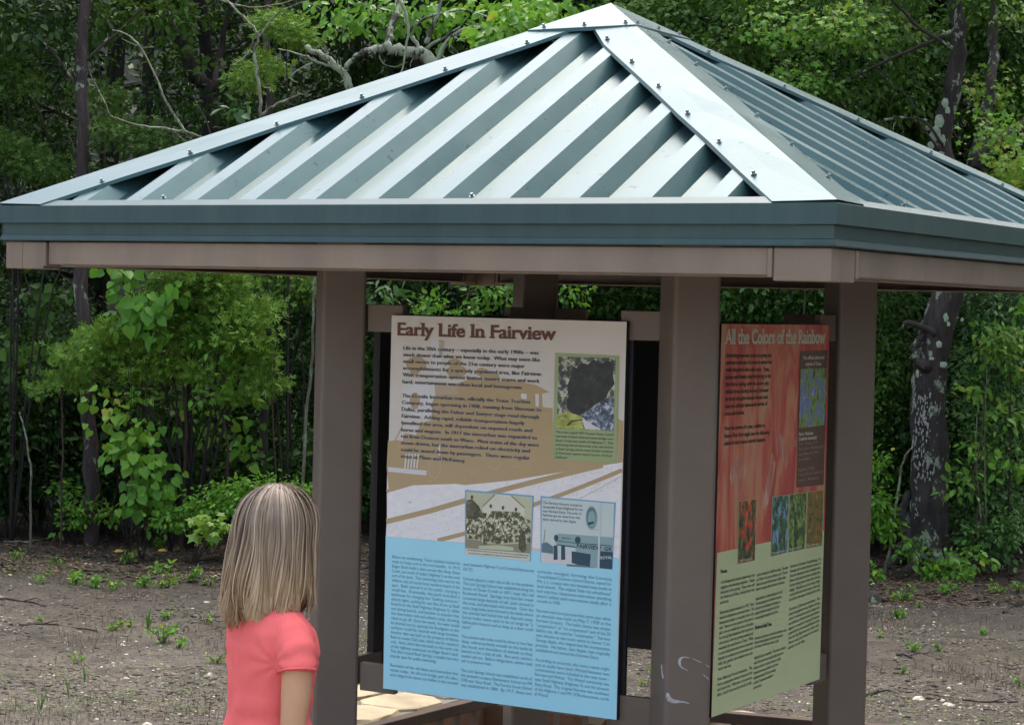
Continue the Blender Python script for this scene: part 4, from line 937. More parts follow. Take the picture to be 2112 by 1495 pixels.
LF['vine'] = rnd_mat('leaf_vine', [(0, (0.055, 0.16, 0.020)), (0.55, (0.11, 0.29, 0.030)), (0.90, (0.20, 0.37, 0.04)), (1, (0.36, 0.37, 0.05))], 0.42, 0.35, 0.3)
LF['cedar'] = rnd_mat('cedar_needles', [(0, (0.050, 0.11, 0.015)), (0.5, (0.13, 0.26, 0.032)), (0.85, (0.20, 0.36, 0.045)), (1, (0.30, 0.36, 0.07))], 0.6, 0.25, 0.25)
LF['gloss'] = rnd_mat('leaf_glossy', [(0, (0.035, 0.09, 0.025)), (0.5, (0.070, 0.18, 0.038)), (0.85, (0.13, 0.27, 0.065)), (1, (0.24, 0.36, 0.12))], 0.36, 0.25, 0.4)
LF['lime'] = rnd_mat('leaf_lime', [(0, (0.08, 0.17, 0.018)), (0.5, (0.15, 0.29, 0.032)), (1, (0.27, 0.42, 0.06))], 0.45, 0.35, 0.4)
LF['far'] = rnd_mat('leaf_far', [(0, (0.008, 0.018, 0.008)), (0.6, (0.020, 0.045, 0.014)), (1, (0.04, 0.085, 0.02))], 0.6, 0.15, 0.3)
def bark(name, lo, hi, lichen=0.0):
    m, nt, b = nodes(name); n = _noise(nt, 14, 6, .7, 'Object', .4, (1, 1, .22)); r = _ramp(nt, n.outputs[0], [(.35, lo), (.68, hi)])
    src = r.outputs[0]
    if lichen:
        n2 = _noise(nt, 7.5, 5, .75, 'Object', .2, (1, 1, .6)); rr = _ramp(nt, n2.outputs[0], [(0.60-0.13*lichen, (0, 0, 0)), (0.63-0.13*lichen, (1, 1, 1))])
        mx = nt.nodes.new('ShaderNodeMix'); mx.data_type = 'RGBA'; nt.links.new(rr.outputs[0], mx.inputs['Factor']); nt.links.new(src, mx.inputs['A']); mx.inputs['B'].default_value = (0.26, 0.31, 0.22, 1); src = mx.outputs['Result']
    nt.links.new(src, b.inputs['Base Color']); b.inputs['Roughness'].default_value = 0.8; _bump(nt, b, n.outputs[0], 1.0, 0.03); return m
BK_DARK = bark('bark_dark_wet', (0.008, 0.006, 0.006), (0.034, 0.025, 0.023))
BK_LICH = bark('bark_lichen', (0.018, 0.014, 0.012), (0.075, 0.06, 0.052), 1.0)
BK_OAK = bark('bark_big_tree', (0.014, 0.011, 0.010), (0.065, 0.052, 0.046), 0.25)
BK_SLIM = bark('bark_slim', (0.022, 0.016, 0.017), (0.085, 0.062, 0.060), 0.1)
BK_TWIG = bark('bark_twig', (0.08, 0.07, 0.05), (0.24, 0.215, 0.16), 0.6)
BK_BROWN = bark('bark_brown_twig', (0.03, 0.019, 0.014), (0.085, 0.055, 0.038))

def smooth_path(pts, n=4, wob=0.0):
    pts = np.asarray(pts, float); out = []
    for i in range(len(pts)-1):
        p0 = pts[max(i-1, 0)]; p1 = pts[i]; p2 = pts[i+1]; p3 = pts[min(i+2, len(pts)-1)]
        for k in range(n):
            t = k/n; out.append(0.5*((2*p1)+(-p0+p2)*t+(2*p0-5*p1+4*p2-p3)*t*t+(-p0+3*p1-3*p2+p3)*t**3))
    out.append(pts[-1]); out = np.array(out)
    if wob: out[1:-1] += RNG.normal(size=out[1:-1].shape)*wob
    return out
def limb(mb, pts, r0, r1, k=6, n=4, wob=0.0, rough=0.0):
    p = smooth_path(pts, n, wob); mb.tube(p, np.linspace(r0, r1, len(p)), k, rough=rough)
def px_path(l, dep):
    """image-space sketch of a limb at its own distance; third value shifts it in depth"""
    return [at(q[0], q[1], dep+(q[2] if len(q) > 2 else 0)) for q in l]
def base_pt(px, dep):
    p = CPOS+dep*(FW+RT*(px-1056)/F_PX); return np.array([p[0], p[1], gzf(p[0], p[1])])

# ------------------------------------------------------------------ generic woodland trees (six kinds), copied with their parts
def make_tree(seed, h, r, crown, n, size, shape, lm, bk, trunk_lean=0.3, label='', cat='tree', low=True):
    rg = np.random.default_rng(seed)
    t = thing('woodland_tree', label, cat)
    mb = MB(); k = 7; zz = np.linspace(0, h, k); px = np.cumsum(rg.normal(size=k)*trunk_lean*.25); py = np.cumsum(rg.normal(size=k)*trunk_lean*.25); px -= px[0]; py -= py[0]
    pts = np.stack([px, py, zz], 1); pts[0, 2] = -.15
    p = smooth_path(pts, 3); mb.tube(p, np.linspace(r, r*.35, len(p)), 8, rough=.06)
    ells = []
    for i in range(crown):
        z = h*(0.12+0.9*(i+.5)/crown if low else 0.4+.65*(i+.5)/crown); a = rg.uniform(0, 2*PI); L = rg.uniform(.5, 1.25)*(1.15-.4*z/h)
        j = np.array([np.interp(z*.85, zz, px), np.interp(z*.85, zz, py), z*.85]); e = j+np.array([math.cos(a)*L, math.sin(a)*L, rg.uniform(.05, .5)])
        mid = (j+e)/2+np.array([0, 0, rg.uniform(-.05, .15)]); pp = smooth_path([j, mid, e], 3); mb.tube(pp, np.linspace(r*.3, r*.08, len(pp)), 5)
        for _ in range(2):
            e2 = e+rg.normal(size=3)*np.array([.35, .35, .2]); mb.tube([mid, (mid+e2)/2+rg.normal(size=3)*.04, e2], [r*.15, r*.1, r*.04], 4)
            ells.append((e2, rg.uniform(.2, .42, 3)*np.array([1, 1, .7])))
        ells.append((e, rg.uniform(.28, .55, 3)*np.array([1, 1, .65])))
    mb.build('trunk', bk, t)
    put('crown', foliage_mesh('crown', ells, n, size, shape, lm, .25, .09), t)
    return t
KINDS = [
    make_tree(11, 6.5, .075, 14, 9000, .055, OV, LF['mid'], BK_DARK), make_tree(12, 7.5, .09, 16, 9000, .06, OV, LF['dark'], BK_DARK),
    make_tree(13, 5.5, .06, 13, 10000, .06, CED, LF['cedar_dim'], BK_DARK), make_tree(14, 7.0, .08, 15, 8000, .07, OV, LF['dark'], BK_OAK),
    make_tree(15, 4.0, .045, 12, 8000, .05, OV, LF['gloss'], BK_DARK), make_tree(16, 8.0, .11, 14, 9000, .065, OV, LF['mid'], BK_DARK, low=False)]
KLAB = ['mid-green leafy tree', 'dark-leaved tall tree', 'feathery cedar', 'dark broad-leaved tree', 'glossy-leaved young tree', 'high-crowned straight tree']
used = set()
def plant(kind, px, dep, rz=0.0, sc_=1.0, label=None, group=None):
    src = KINDS[kind]
    if kind in used: t = copy_tree(src)
    else: t = src; used.add(kind)
    t.location = base_pt(px, dep); t.rotation_euler = (0, 0, rz); t.scale = (sc_, sc_, sc_)
    t['label'] = label; 
    if group: t['group'] = group
    elif 'group' in t: del t['group']
    return t
GW = 'trees deep in the woods behind the kiosk'
fills = [  # kind, px, depth, rot, scale
    (1, -120, 17.6, .3, 1.0), (3, 60, 18.8, 1.2, .95), (0, 300, 18.6, 2.2, 1), (1, 460, 17.8, 4, .9), (3, 640, 18.4, 5, 1.0), (5, 760, 19.5, .5, .9), (0, 880, 18.2, 3.3, 1), (1, 1010, 18.8, 1.9, 1.0),
    (0, 1150, 17.8, 2.9, 1.05), (3, 1290, 18.6, .2, 1), (0, 1430, 17.6, 5.2, 1), (1, 1560, 18.6, 4.4, 1.05), (0, 1700, 17.9, 3.8, 1.05), (4, 1790, 17.0, .9, 1.2), (3, 1850, 18.8, 2.5, 1.1), (0, 2010, 18.2, 0.1, 1.1), (1, 2180, 17.6, 2, 1.1),
    (1, 180, 20.8, .4, 1.3), (3, 500, 21, 3, 1.3), (0, 820, 21.2, 2, 1.35), (1, 1120, 20.8, 1, 1.4), (3, 1420, 21, 0, 1.5), (0, 1720, 20.6, 5, 1.6), (1, 2060, 21, 4, 1.6), (0, -40, 20.6, 4, 1.3), (1, 2300, 20, 1, 1.6), (3, 2550, 19, 2, 1.6), (5, 1900, 19.6, 0, 1.5), (5, 1560, 20.2, 0, 1.4), (5, 2200, 18.8, 3, 1.5), (3, 1250, 20.6, 3, 1.4)]
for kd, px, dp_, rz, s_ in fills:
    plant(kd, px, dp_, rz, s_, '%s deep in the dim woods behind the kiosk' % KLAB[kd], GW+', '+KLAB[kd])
# low brush on the forest floor
def make_brush(seed, lm, shape, size, label):
    rg = np.random.default_rng(seed); t = thing('brush', label, 'shrub'); mb = MB(); ells = []
    for i in range(11):
        a = rg.uniform(0, 2*PI); L = rg.uniform(.1, .75); hh = rg.uniform(.25, 1.35)*(1.1-.5*L); e = np.array([math.cos(a)*L, math.sin(a)*L, hh])
        mb.tube(smooth_path([(0, 0, -.05), e*[.35, .35, .6], e], 3), np.linspace(.008, .003, 7), 4); ells.append((e, rg.uniform(.18, .36, 3)*[1, 1, .75]))
    mb.build('stem', BK_DARK, t); put('foliage', foliage_mesh('foliage', ells, 3200, size, shape, lm, .2, .07, 9), t); return t
BR = [make_brush(31, LF['dark'], OV, .045, ''), make_brush(32, LF['mid'], OV, .04, ''), make_brush(33, LF['dark'], HRT, .05, '')]
BL = ['dark small-leaved brush', 'mid-green low brush', 'dark viny brush']
for i in range(30):
    kd = i % 3; px = -60+(i*2290/29)+random.uniform(-40, 40); dp_ = random.choice((16.3, 16.9, 17.6, 18.4)) if not 640 < px < 1700 else random.uniform(16, 18.5)
    t = BR[kd] if i < 3 else copy_tree(BR[kd]); t.location = base_pt(px, dp_); t.rotation_euler = (0, 0, random.uniform(0, 6)); s__ = random.uniform(.8, 1.25); t.scale = (s__,)*3
    t['label'] = BL[kd]+' on the dim forest floor behind the clearing'; t['group'] = BL[kd]+' on the forest floor'
# trees round the clearing, outside the photograph: they shade it and are mirrored in the roof
for kd, x, y, rz, s_ in [(5, 9.5, 2, 0, 1.1), (3, 7.6, 6.0, 1, 1.8), (1, 11, -2.5, 2, 1.1), (5, 4.5, 10.5, 3, 1.5), (3, 5.6, 9, 2.2, 1.7), (1, 1.5, 12.5, .5, 1.3), (0, 3.2, 12.0, 4, 1.4), (0, 8.2, 4.5, 4, 1.9), (3, 6.2, 7.4, 5, 1.75), (3, 4.9, 6.4, 1, 1.6), (1, 6.0, 4.9, 2, 1.6), (0, 4.2, 8.4, 4, 1.7), (3, 6.6, 1.2, 2, 1.4), (1, 7.4, 2.8, 5, 1.5), (5, -12, -2, 0, 1.1), (3, -12.5, 2.5, 2, 1.1), (1, -13, -6, 2, 1.1), (0, -10.5, 5.0, 1, 1.1)]:
    t = copy_tree(KINDS[kd]); t.location = (x, y, gzf(x, y)); t.rotation_euler = (0, 0, rz); t.scale = (s_,)*3
    t['label'] = '%s standing round the clearing outside the picture' % KLAB[kd]; t['group'] = 'trees round the clearing outside the picture, '+KLAB[kd]
for i, k_ in enumerate(KINDS):
    if i not in used: k_.location = (-14-i, 9, 0); k_['label'] = KLAB[i]+' standing apart left of the picture'
# far wood: one mass
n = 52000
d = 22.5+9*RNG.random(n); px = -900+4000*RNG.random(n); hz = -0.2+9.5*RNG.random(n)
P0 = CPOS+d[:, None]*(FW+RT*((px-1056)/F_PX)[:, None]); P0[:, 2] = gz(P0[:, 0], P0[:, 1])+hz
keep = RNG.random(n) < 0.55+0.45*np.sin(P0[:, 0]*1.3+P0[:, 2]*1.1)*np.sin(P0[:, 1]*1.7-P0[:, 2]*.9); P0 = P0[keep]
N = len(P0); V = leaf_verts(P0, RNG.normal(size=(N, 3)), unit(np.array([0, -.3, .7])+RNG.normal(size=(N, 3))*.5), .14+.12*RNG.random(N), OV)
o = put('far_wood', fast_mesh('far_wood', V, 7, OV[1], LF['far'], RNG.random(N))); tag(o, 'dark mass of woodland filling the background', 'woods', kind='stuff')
# dark rising sheet added behind the woods to block the sky in the gaps
mb = MB(); lat = np.linspace(-26, 26, 27); rows = []
for dd, zz in ((31, 0), (33, 4.5), (36, 9), (42, 12.5)):
    for l in lat: q = CPOS+FW*dd+RT*l; rows.append((q[0], q[1], (gzf(q[0], q[1]) if zz == 0 else 0)-.2+zz+0.6*math.sin(l*.7+dd)))
mb.add(rows, [(j*27+i, j*27+i+1, (j+1)*27+i+1, (j+1)*27+i) for j in range(3) for i in range(26)])
o = mb.build('backdrop', LF['far'], smooth=True); tag(o, kind='structure', label='dark hillside added behind the woods to block the sky', cat='screen')

# ------------------------------------------------------------------ the trees one can tell apart
def px_ells(L, dep, thick=0.35):
    """(px,py,rx,ry[,depth shift]) -> world ellipsoids"""
    out = []
    for q in L:
        dd = dep+(q[4] if len(q) > 4 else 0); s_ = dd/F_PX
        out.append((at(q[0], q[1], dd), np.array([q[2]*s_, max(thick, q[2]*s_*.6), q[3]*s_])))
    return out
def tree(name, label, cat, base, limbs, bk, leaves, group=None, trunk_name='trunk', k=8, org=None):
    t = thing(name, label, cat, base, 0, group); mb = MB()
    for pts, r0, r1 in limbs: limb(mb, pts, r0, r1, (14 if r0 > .1 else k) if r0 > .02 else 5, 4, wob=min(.012, r0*.25) if r0 < .1 else .006, rough=.05)
    mb.build(trunk_name, bk, t, base, smooth=True)
    for (nm, ells, n, size, shape, lm, kw) in leaves:
        me = foliage_mesh(nm, [(np.array(c)-base, r) for c, r in ells], n, size, shape, lm, **kw); put(nm, me, t)
    return t
# left slim trunk
b0 = base_pt(192, 15.3)
tree('slim_tree', 'slim dark straight trunk at the left, its base in the leaf litter', 'tree', b0,
     [([b0+[0, 0, -.1], *px_path([(186, 1000), (180, 850), (174, 700), (166, 545), (168, 350), (170, 150), (172, 0), (175, -300), (180, -700)], 15.3)], .056, .035),
      (px_path([(170, 200), (120, 120), (60, 60)], 15.3), .014, .005), (px_path([(172, 130), (240, 70), (300, 10, -.3)], 15.3), .013, .005), (px_path([(166, 520), (230, 480), (280, 470, .2)], 15.4), .008, .003)], BK_SLIM,
     [('foliage', px_ells([(60, 60, 90, 55, -.4), (10, 20, 60, 60), (150, 30, 60, 40), (120, 90, 45, 25), (20, -80, 200, 60), (250, -120, 200, 70), (130, -300, 260, 120)], 15.6), 2600, .07, OV, LF['dark'], dict(clump=.08, droop=.8, per=8))])
b0 = base_pt(548, 16.2)
tree('slim_tree', 'slim dark trunk rising just left of the left post, above the girl', 'tree', b0,
     [([b0+[0, 0, -.1], *px_path([(546, 900), (544, 750), (547, 600), (550, 450), (555, 250), (552, 0), (550, -400)], 16.2)], .036, .026)], BK_SLIM,
     [('foliage', px_ells([(550, -150, 200, 80), (560, -350, 260, 120)], 16.4), 1200, .07, OV, LF['mid'], dict(per=8))])
# thick crooked dark trunk top left
b0 = base_pt(470, 17.2)
tree('crooked_tree', 'thick crooked black trunk leaning above the left end of the roof', 'tree', b0,
     [([b0+[0, 0, -.1], *px_path([(455, 900), (440, 650), (433, 400), (432, 265), (428, 190), (401, 160), (383, 114), (356, 64), (300, 0), (230, -80)], 17.2)], .085, .045),
      (px_path([(430, 190), (446, 170), (450, 120, .2), (470, 40, .3), (500, -80, .4)], 17.2), .03, .02)], BK_DARK,
     [('foliage', px_ells([(340, 30, 50, 26, -.3), (225, 20, 60, 30), (380, 40, 20, 30, -.4), (370, 120, 22, 14, -.4), (270, -80, 170, 60), (480, -100, 120, 50), (330, 300, 60, 30)], 17), 1700, .07, OV, LF['mid'], dict(per=7, clump=.09))])
# big right tree
b0 = base_pt(1922, 15.2)
limbs = [([b0+[0, 0, -.15], *px_path([(1918, 1080), (1916, 1000), (1918, 900), (1915, 810), (1922, 730), (1940, 650), (1966, 575), (1985, 480)], 15.2)], .138, .108),
         (px_path([(1985, 490), (1975, 400), (1945, 310), (1955, 220), (1972, 130), (1972, 50), (1960, -40), (1945, -250)], 15.2), .085, .045),
         (px_path([(1985, 490), (2003, 400, .1), (2015, 330, .2), (2060, 295, .2), (2112, 262, .3), (2200, 190, .5)], 15.2), .075, .05),
         (px_path([(2010, 350, .1), (2040, 180, .4), (2050, 60, .6), (2060, -120, .6)], 15.2), .05, .03),
         (px_path([(1930, 690), (1900, 672), (1872, 668), (1862, 678)], 15.1), .028, .014), (px_path([(1912, 760), (1893, 740), (1886, 715), (1900, 690)], 15.1), .042, .022),
         (px_path([(1945, 300), (1905, 250), (1850, 245), (1800, 255)], 15.1), .012, .004), (px_path([(1940, 310), (1900, 262), (1880, 210), (1790, 130)], 15), .010, .004),
         (px_path([(1972, 60), (1900, 95), (1800, 140), (1740, 170), (1700, 185)], 15), .016, .005), (px_path([(1965, 100), (1900, 60), (1850, 10), (1800, -40)], 15), .016, .006)]
limbs.append(([b0+[-.13, -.02, .52], b0+[-.155, -.03, .40], b0+[-.15, -.03, .26], b0+[-.11, -.02, .12]], .035, .05))
for a in (-.9, .1, 1.3, 2.6, 3.7, 4.6):
    d_ = np.array([math.cos(a), math.sin(a), 0]); limbs.append(([b0+d_*.03+[0, 0, .28], b0+d_*.16+[0, 0, .10], b0+d_*.30+[0, 0, -.06]], .085, .03))
tr = tree('large_tree', 'large dark trunk patched with pale lichen, forking behind the right end of the roof', 'tree', b0, limbs, BK_OAK,
     [('crown', px_ells([(1760, 60, 60, 50, -.5), (1700, 40, 50, 40), (1640, 150, 60, 50), (1820, 120, 60, 50, .5), (1560, 60, 70, 50, .4), (1740, 180, 60, 35), (1850, 200, 40, 40, .5), (1480, 110, 60, 40, .5), (1690, 230, 50, 30), (1900, -60, 250, 80), (1600, -80, 250, 80), (2000, -250, 350, 150)], 15.2), 6500, .055, OV, LF['mid'], dict(clump=.08, per=9)),
      ('bright_foliage', px_ells([(1745, 50, 45, 35, -.6), (1660, 165, 40, 25, -.5), (1610, 55, 45, 22, -.5), (2040, 180, 34, 35, .5), (2050, 270, 24, 40, -.7), (2085, 330, 30, 40, -.7)], 15.2), 1300, .042, MPL, LF['vine'], dict(clump=.08, per=6, up=1.2, face=(.3, -.8, 0)))])  # second set of clumps in a brighter leaf green than the crown
# lichen plates hugging the bark of that trunk
mb = MB(); M_LICH = mat('lichen', (0.30, 0.37, 0.27), 0.9, 0.25, 40, 0.5, 120)
M_LICHW = mat('lichen_white', (0.30, 0.30, 0.28), 0.9, 0.25, 60, 0.5, 120)
def lichen_blob(px, py, rx, ry, dep, m_):
    c = at(px, py, dep); n_ = 13; s_ = dep/F_PX
    ring = [c+(RT*math.cos(2*PI*i/n_)*rx*random.uniform(.7, 1.1)+UP*math.sin(2*PI*i/n_)*ry*random.uniform(.7, 1.1))*s_+FW*.012 for i in range(n_)]
    ctr = c+FW*.006; m_.add([*ring, ctr], [(i, (i+1) % n_, n_) for i in range(n_)])
mbw = MB()
for (x, y, rx, ry, r_) in ((1952, 655, 6, 10, .125), (1957, 668, 4, 6, .125), (1937, 710, 7, 9, .14), (1946, 752, 9, 8, .145), (1922, 740, 6, 4, .145), (1965, 595, 10, 7, .11), (1893, 770, 4, 9, .13), (1985, 660, 4, 5, .09)): lichen_blob(x, y, rx, ry, 15.2-r_-.012, mb)
for (x, y, rx, ry) in ((1950, 212, 10, 16), (1955, 228, 8, 10), (1938, 250, 14, 18), (1930, 275, 16, 22), (1945, 290, 10, 18), (1922, 300, 10, 14), (1940, 320, 12, 12), (1915, 262, 8, 10), (1908, 248, 8, 5), (1890, 246, 8, 4), (1860, 243, 9, 4), (1830, 246, 9, 4)): lichen_blob(x, y, rx*.8, ry*.8, 15.2-.09, mb)
for i in range(150):
    y = random.uniform(815, 990); a = random.gauss(-.35, .45); x = 1916+33*math.sin(max(-1.2, min(1.2, a))); rr = random.uniform(1.2, 3.0)
    lichen_blob(x, y, rr*.8, rr*random.uniform(1.2, 2.8), 15.2-.135*math.cos(a)-.012, mbw)
for i in range(40):
    y = random.uniform(990, 1120); x = 1893+random.gauss(0, 4)+(y-990)*.02; rr = random.uniform(1.2, 2.6); lichen_blob(x, y, rr*.7, rr*1.8, 15.2-.09, mbw)
mb.build('lichen', M_LICH, tr, b0); mbw.build('bark_patch', M_LICHW, tr, b0)

# dead lichened tree behind the roof, centre left
b0 = base_pt(1106, 13.6)
DL = 13.6
limbs = [([b0+[0, 0, -.1], *px_path([(1106, 850), (1106, 620), (1050, 400), (950, 240), (896, 133), (862, 114), (828, 106), (794, 98)], DL)], .060, .030),
 (px_path([(794, 98), (770, 102), (745, 110), (730, 122), (714, 142)], DL), .027, .015),
 (px_path([(800, 100), (808, 55, .1), (822, 15, .2), (835, -60, .3)], DL), .026, .018), (px_path([(1000, 330, .1), (830, 290), (760, 240), (726, 186), (703, 148), (680, 125), (661, 108), (633, 97)], DL), .034, .016),
 (px_path([(690, 135), (672, 134), (640, 121), (608, 110), (574, 101)], DL), .011, .004), (px_path([(645, 130), (615, 145), (600, 160), (615, 172)], DL), .007, .003),
 (px_path([(895, 133), (925, 85), (960, 62), (1000, 56), (1050, 60)], DL), .020, .007), (px_path([(880, 100), (910, 78), (950, 55)], DL), .014, .006), (px_path([(838, 70), (865, 45), (905, 30), (960, 22), (1010, 38)], DL), .013, .005),
 (px_path([(880, 90), (893, 60), (905, 25), (915, -30)], DL), .018, .011), (px_path([(905, 110), (930, 130), (950, 118), (965, 100)], DL), .009, .003), (px_path([(850, 75), (870, 110), (895, 133)], DL), .014, .010),
 (px_path([(930, 95), (945, 110), (950, 125)], DL), .006, .003), (px_path([(782, 115), (790, 132), (815, 138), (840, 128)], DL), .005, .002), (px_path([(826, 0), (842, 55), (836, 120), (824, 160)], DL-.1), .011, .005),
 (px_path([(860, 114), (850, 125), (845, 140)], DL), .006, .003)]
t = tree('lichened_tree', 'gnarled grey-green lichened branches arching just above the roof slope, left of the peak', 'tree', b0, limbs, BK_LICH,
     [('foliage', px_ells([(765, 30, 45, 28), (720, 55, 40, 14), (850, 30, 50, 25), (930, 45, 35, 22), (700, 15, 30, 16), (1000, 20, 70, 25), (1075, 10, 50, 20), (1120, 40, 40, 20)], 13.9, .25), 800, .062, OV, LF['vine'], dict(clump=.07, droop=.9, per=6)),
      ('bright_foliage', px_ells([(1050, 60, 52, 20, -.4), (1090, 30, 50, 20, -.4), (1030, 85, 30, 14, -.4), (1150, 15, 30, 15)], 13.4, .2), 420, .075, OV, LF['vine'], dict(clump=.06, droop=1.0, per=6))])  # second set: larger light yellow-green leaves
# knotted little twigs on it
mb = MB()
for pts in ([(726, 186), (703, 148), (680, 125), (661, 108)], [(862, 114), (828, 106), (794, 98), (752, 108)], [(925, 85), (960, 62), (1000, 56)]):
    for i in range(18):
        a, b_ = random.choice(list(zip(pts[:-1], pts[1:]))); f = random.random(); x = a[0]+(b_[0]-a[0])*f; y = a[1]+(b_[1]-a[1])*f
        p = at(x, y, DL-.01); q = p+np.array(RNG.normal(size=3))*.035; mb.tube([p, (p+q)/2, q], [.006, .004, .002], 4)
mb.build('twig_stub', BK_LICH, t, b0)

# bare dead saplings upper left
def sapling(label, bpx, dep, limbs, bk, leaves=()):
    b_ = base_pt(bpx, dep); L = []
    for i, (l, r0, r1) in enumerate(limbs):
        p = px_path(l, dep); 
        if i == 0: p = [b_+[0, 0, -.05]]+p
        L.append((p, r0, r1))
    return tree('bare_sapling', label, 'sapling', b_, L, bk, list(leaves), trunk_name='stem', k=6)
sapling('thin pale lichened sapling with a high fork, above the middle of the left roof hip', 708, 14.2,
    [([(708, 850), (704, 640), (670, 470), (580, 330), (540, 250), (538, 211), (530, 152), (526, 108), (533, 80), (513, 48), (483, 18), (455, -10)], .016, .007), ([(533, 80), (556, 46), (582, 22), (628, 4)], .008, .004), ([(540, 240), (560, 222), (590, 207), (622, 195)], .016, .008), ([(523, 80), (518, 100), (500, 122), (485, 132)], .006, .003), ([(628, 4), (655, 15), (672, 30)], .005, .003), ([(590, 207), (600, 216), (604, 205)], .004, .002),
     ([(440, -5), (500, 14), (560, 12), (640, -10)], .007, .004)], BK_TWIG,
    [('foliage', px_ells([(508, 235, 20, 12), (495, 220, 14, 8)], 14.1, .08), 16, .11, OV, LF['gloss'], dict(clump=.03, per=4))])
sapling('pale dead twig arching down onto the left roof hip', 700, 14.4,
    [([(704, 850), (700, 620), (600, 430), (500, 320), (440, 292), (385, 273), (350, 267), (310, 262), (265, 253), (227, 239)], .013, .006), ([(382, 272), (360, 238), (338, 200), (322, 160), (290, 98), (262, 72), (232, 63)], .010, .004), ([(228, 240), (205, 190), (185, 152)], .006, .003), ([(355, 268), (375, 285), (392, 300)], .005, .002), ([(290, 98), (250, 80)], .003, .002)], BK_TWIG)
sapling('short forked brown sapling standing at the far left behind the roof edge', 194, 16.0,
    [([(190, 900), (186, 700), (180, 560), (205, 440), (216, 357), (215, 300), (222, 250), (226, 241)], .010, .006), ([(218, 280), (190, 288), (150, 292), (110, 298), (90, 300)], .008, .004), ([(100, 285), (85, 240), (60, 190), (45, 165)], .008, .004), ([(165, 135), (140, 160), (110, 178), (80, 190)], .005, .002), ([(205, 190), (204, 130), (195, 60), (190, 0)], .007, .004), ([(30, 420), (60, 370), (75, 350)], .009, .006)], BK_BROWN)
sapling('thin budding twig rising beside the roof hip with yellow buds', 696, 14.3, [([(700, 850), (696, 620), (560, 440), (450, 330), (437, 285), (425, 250), (412, 225), (403, 208)], .006, .003), ([(360, 290), (352, 262), (355, 245)], .004, .002)], BK_BROWN,
    [('bud', px_ells([(410, 220, 6, 12), (425, 250, 5, 10), (352, 260, 4, 8)], 14.3, .02), 24, .014, OV, LF['lime'], dict(clump=.012, per=3))])
for i, (lb, l, r0) in enumerate([
    ('thin twisted vine stem hanging left of the girl, bent like a hook', [(275, 760), (290, 800), (310, 840), (332, 862), (330, 885), (325, 910), (322, 980)], .007),
    ('thin reddish stem left of the slim left trunk', [(130, 1050), (130, 950), (128, 850), (132, 760), (128, 700)], .008),
    ('pale thin stem at the far left, bare to the ground', [(70, 1065), (64, 980), (58, 920), (45, 870), (40, 850)], .009),
    ('pale slender trunk close beside the left post', [(622, 1000), (630, 880), (640, 780), (645, 680), (648, 590), (650, 540)], .013),
    ('leaning brown stem between the cedar and the left post', [(455, 1060), (470, 950), (458, 850), (462, 760), (450, 660)], .011),
    ('green whip of a vine rising left of the left post', [(585, 1000), (565, 920), (562, 800), (575, 680), (590, 600)], .006),
    ('dark stem under the cedar boughs', [(382, 1090), (378, 980), (384, 880), (376, 770), (380, 700)], .015),
    ('pale crooked thin trunk close left of the large right tree', [(1836, 1110), (1845, 1060), (1852, 1010), (1862, 950), (1880, 925), (1884, 905)], .012),
    ('thin brown stem rising right of the large right tree', [(2010, 1110), (2020, 1040), (2008, 980), (2025, 900), (2030, 800)], .008),
    ('thin brown leaning twig in front of the right-hand thicket', [(1960, 1120), (1975, 1075), (1990, 1050), (1998, 1020)], .006),
    ('thin upright stem between the two right posts', [(1625, 1000), (1640, 800), (1655, 700), (1660, 590), (1665, 450)], .010),
    ('hanging thin vine seen under the roof between the posts', [(980, 900), (985, 700), (964, 630), (968, 590), (960, 450)], .008),
    ('thin pale stem seen under the roof just left of the rear post', [(1050, 900), (1048, 720), (1046, 640), (1052, 575), (1050, 480)], .008)]):
    dp_ = 14.9 if i < 9 else 15.3
    b_ = base_pt(l[0][0], dp_); top = px_path(l[1:], dp_)
    t = thing('thin_stem', lb, 'stem', b_); mb = MB(); limb(mb, [b_+[0, 0, -.05]]+top, r0, r0*.5, 5, 4, .004); mb.build('stem', BK_TWIG if i in (2, 3, 7, 12) else BK_BROWN, t, b_)
# ------------------------------------------------------------------ cedar boughs and vines in front
def bush(name, label, cat, bpx, dep, ells_px, n, size, shape, lm, kw=None, thick=.3, bk=BK_DARK, r=.022, group=None, stems=True):
    b_ = base_pt(bpx, dep); E_l = px_ells(ells_px, dep, thick); L = []
    if stems:
        for c, rr in E_l[::(4 if name in ('thicket', 'glossy_thicket') else 2)]:
            c = np.array(c); mid = (b_+c)/2+np.array([RNG.normal()*.08, RNG.normal()*.08, .12*abs(c[2]-b_[2])]); mid[:2] = b_[:2]*.6+c[:2]*.4+RNG.normal(size=2)*.05
            L.append(([b_+[0, 0, -.05], mid, c], r*.45, r*.15))
    t = tree(name, label, cat, b_, L, bk, [('foliage', E_l, n, size, shape, lm, kw or {})], group, 'stem', 6); return t
bush('cedar_sapling', 'feathery bright green cedar boughs spreading between the slim trunk and the left post', 'cedar', 400, 14.9,
     [(430, 590, 75, 42), (330, 645, 70, 38, .1), (460, 640, 70, 45), (240, 698, 55, 28), (170, 735, 36, 24, -.1), (150, 775, 18, 20), (290, 735, 70, 30), (510, 680, 38, 48, -.1), (518, 745, 26, 35), (400, 690, 70, 34), (360, 760, 40, 24), (390, 600, 50, 30), (120, 800, 10, 14), (545, 790, 10, 20), (350, 570, 26, 14), (470, 585, 40, 12), (200, 690, 26, 10), (255, 770, 16, 20), (480, 800, 12, 22), (430, 770, 14, 18), (540, 640, 12, 18)],
     10500, .060, CED, LF['cedar'], dict(clump=.040, per=22, shell=.35, droop=-.1, up=.4, face=(.35, -.8, .2)), thick=.22, r=.03)
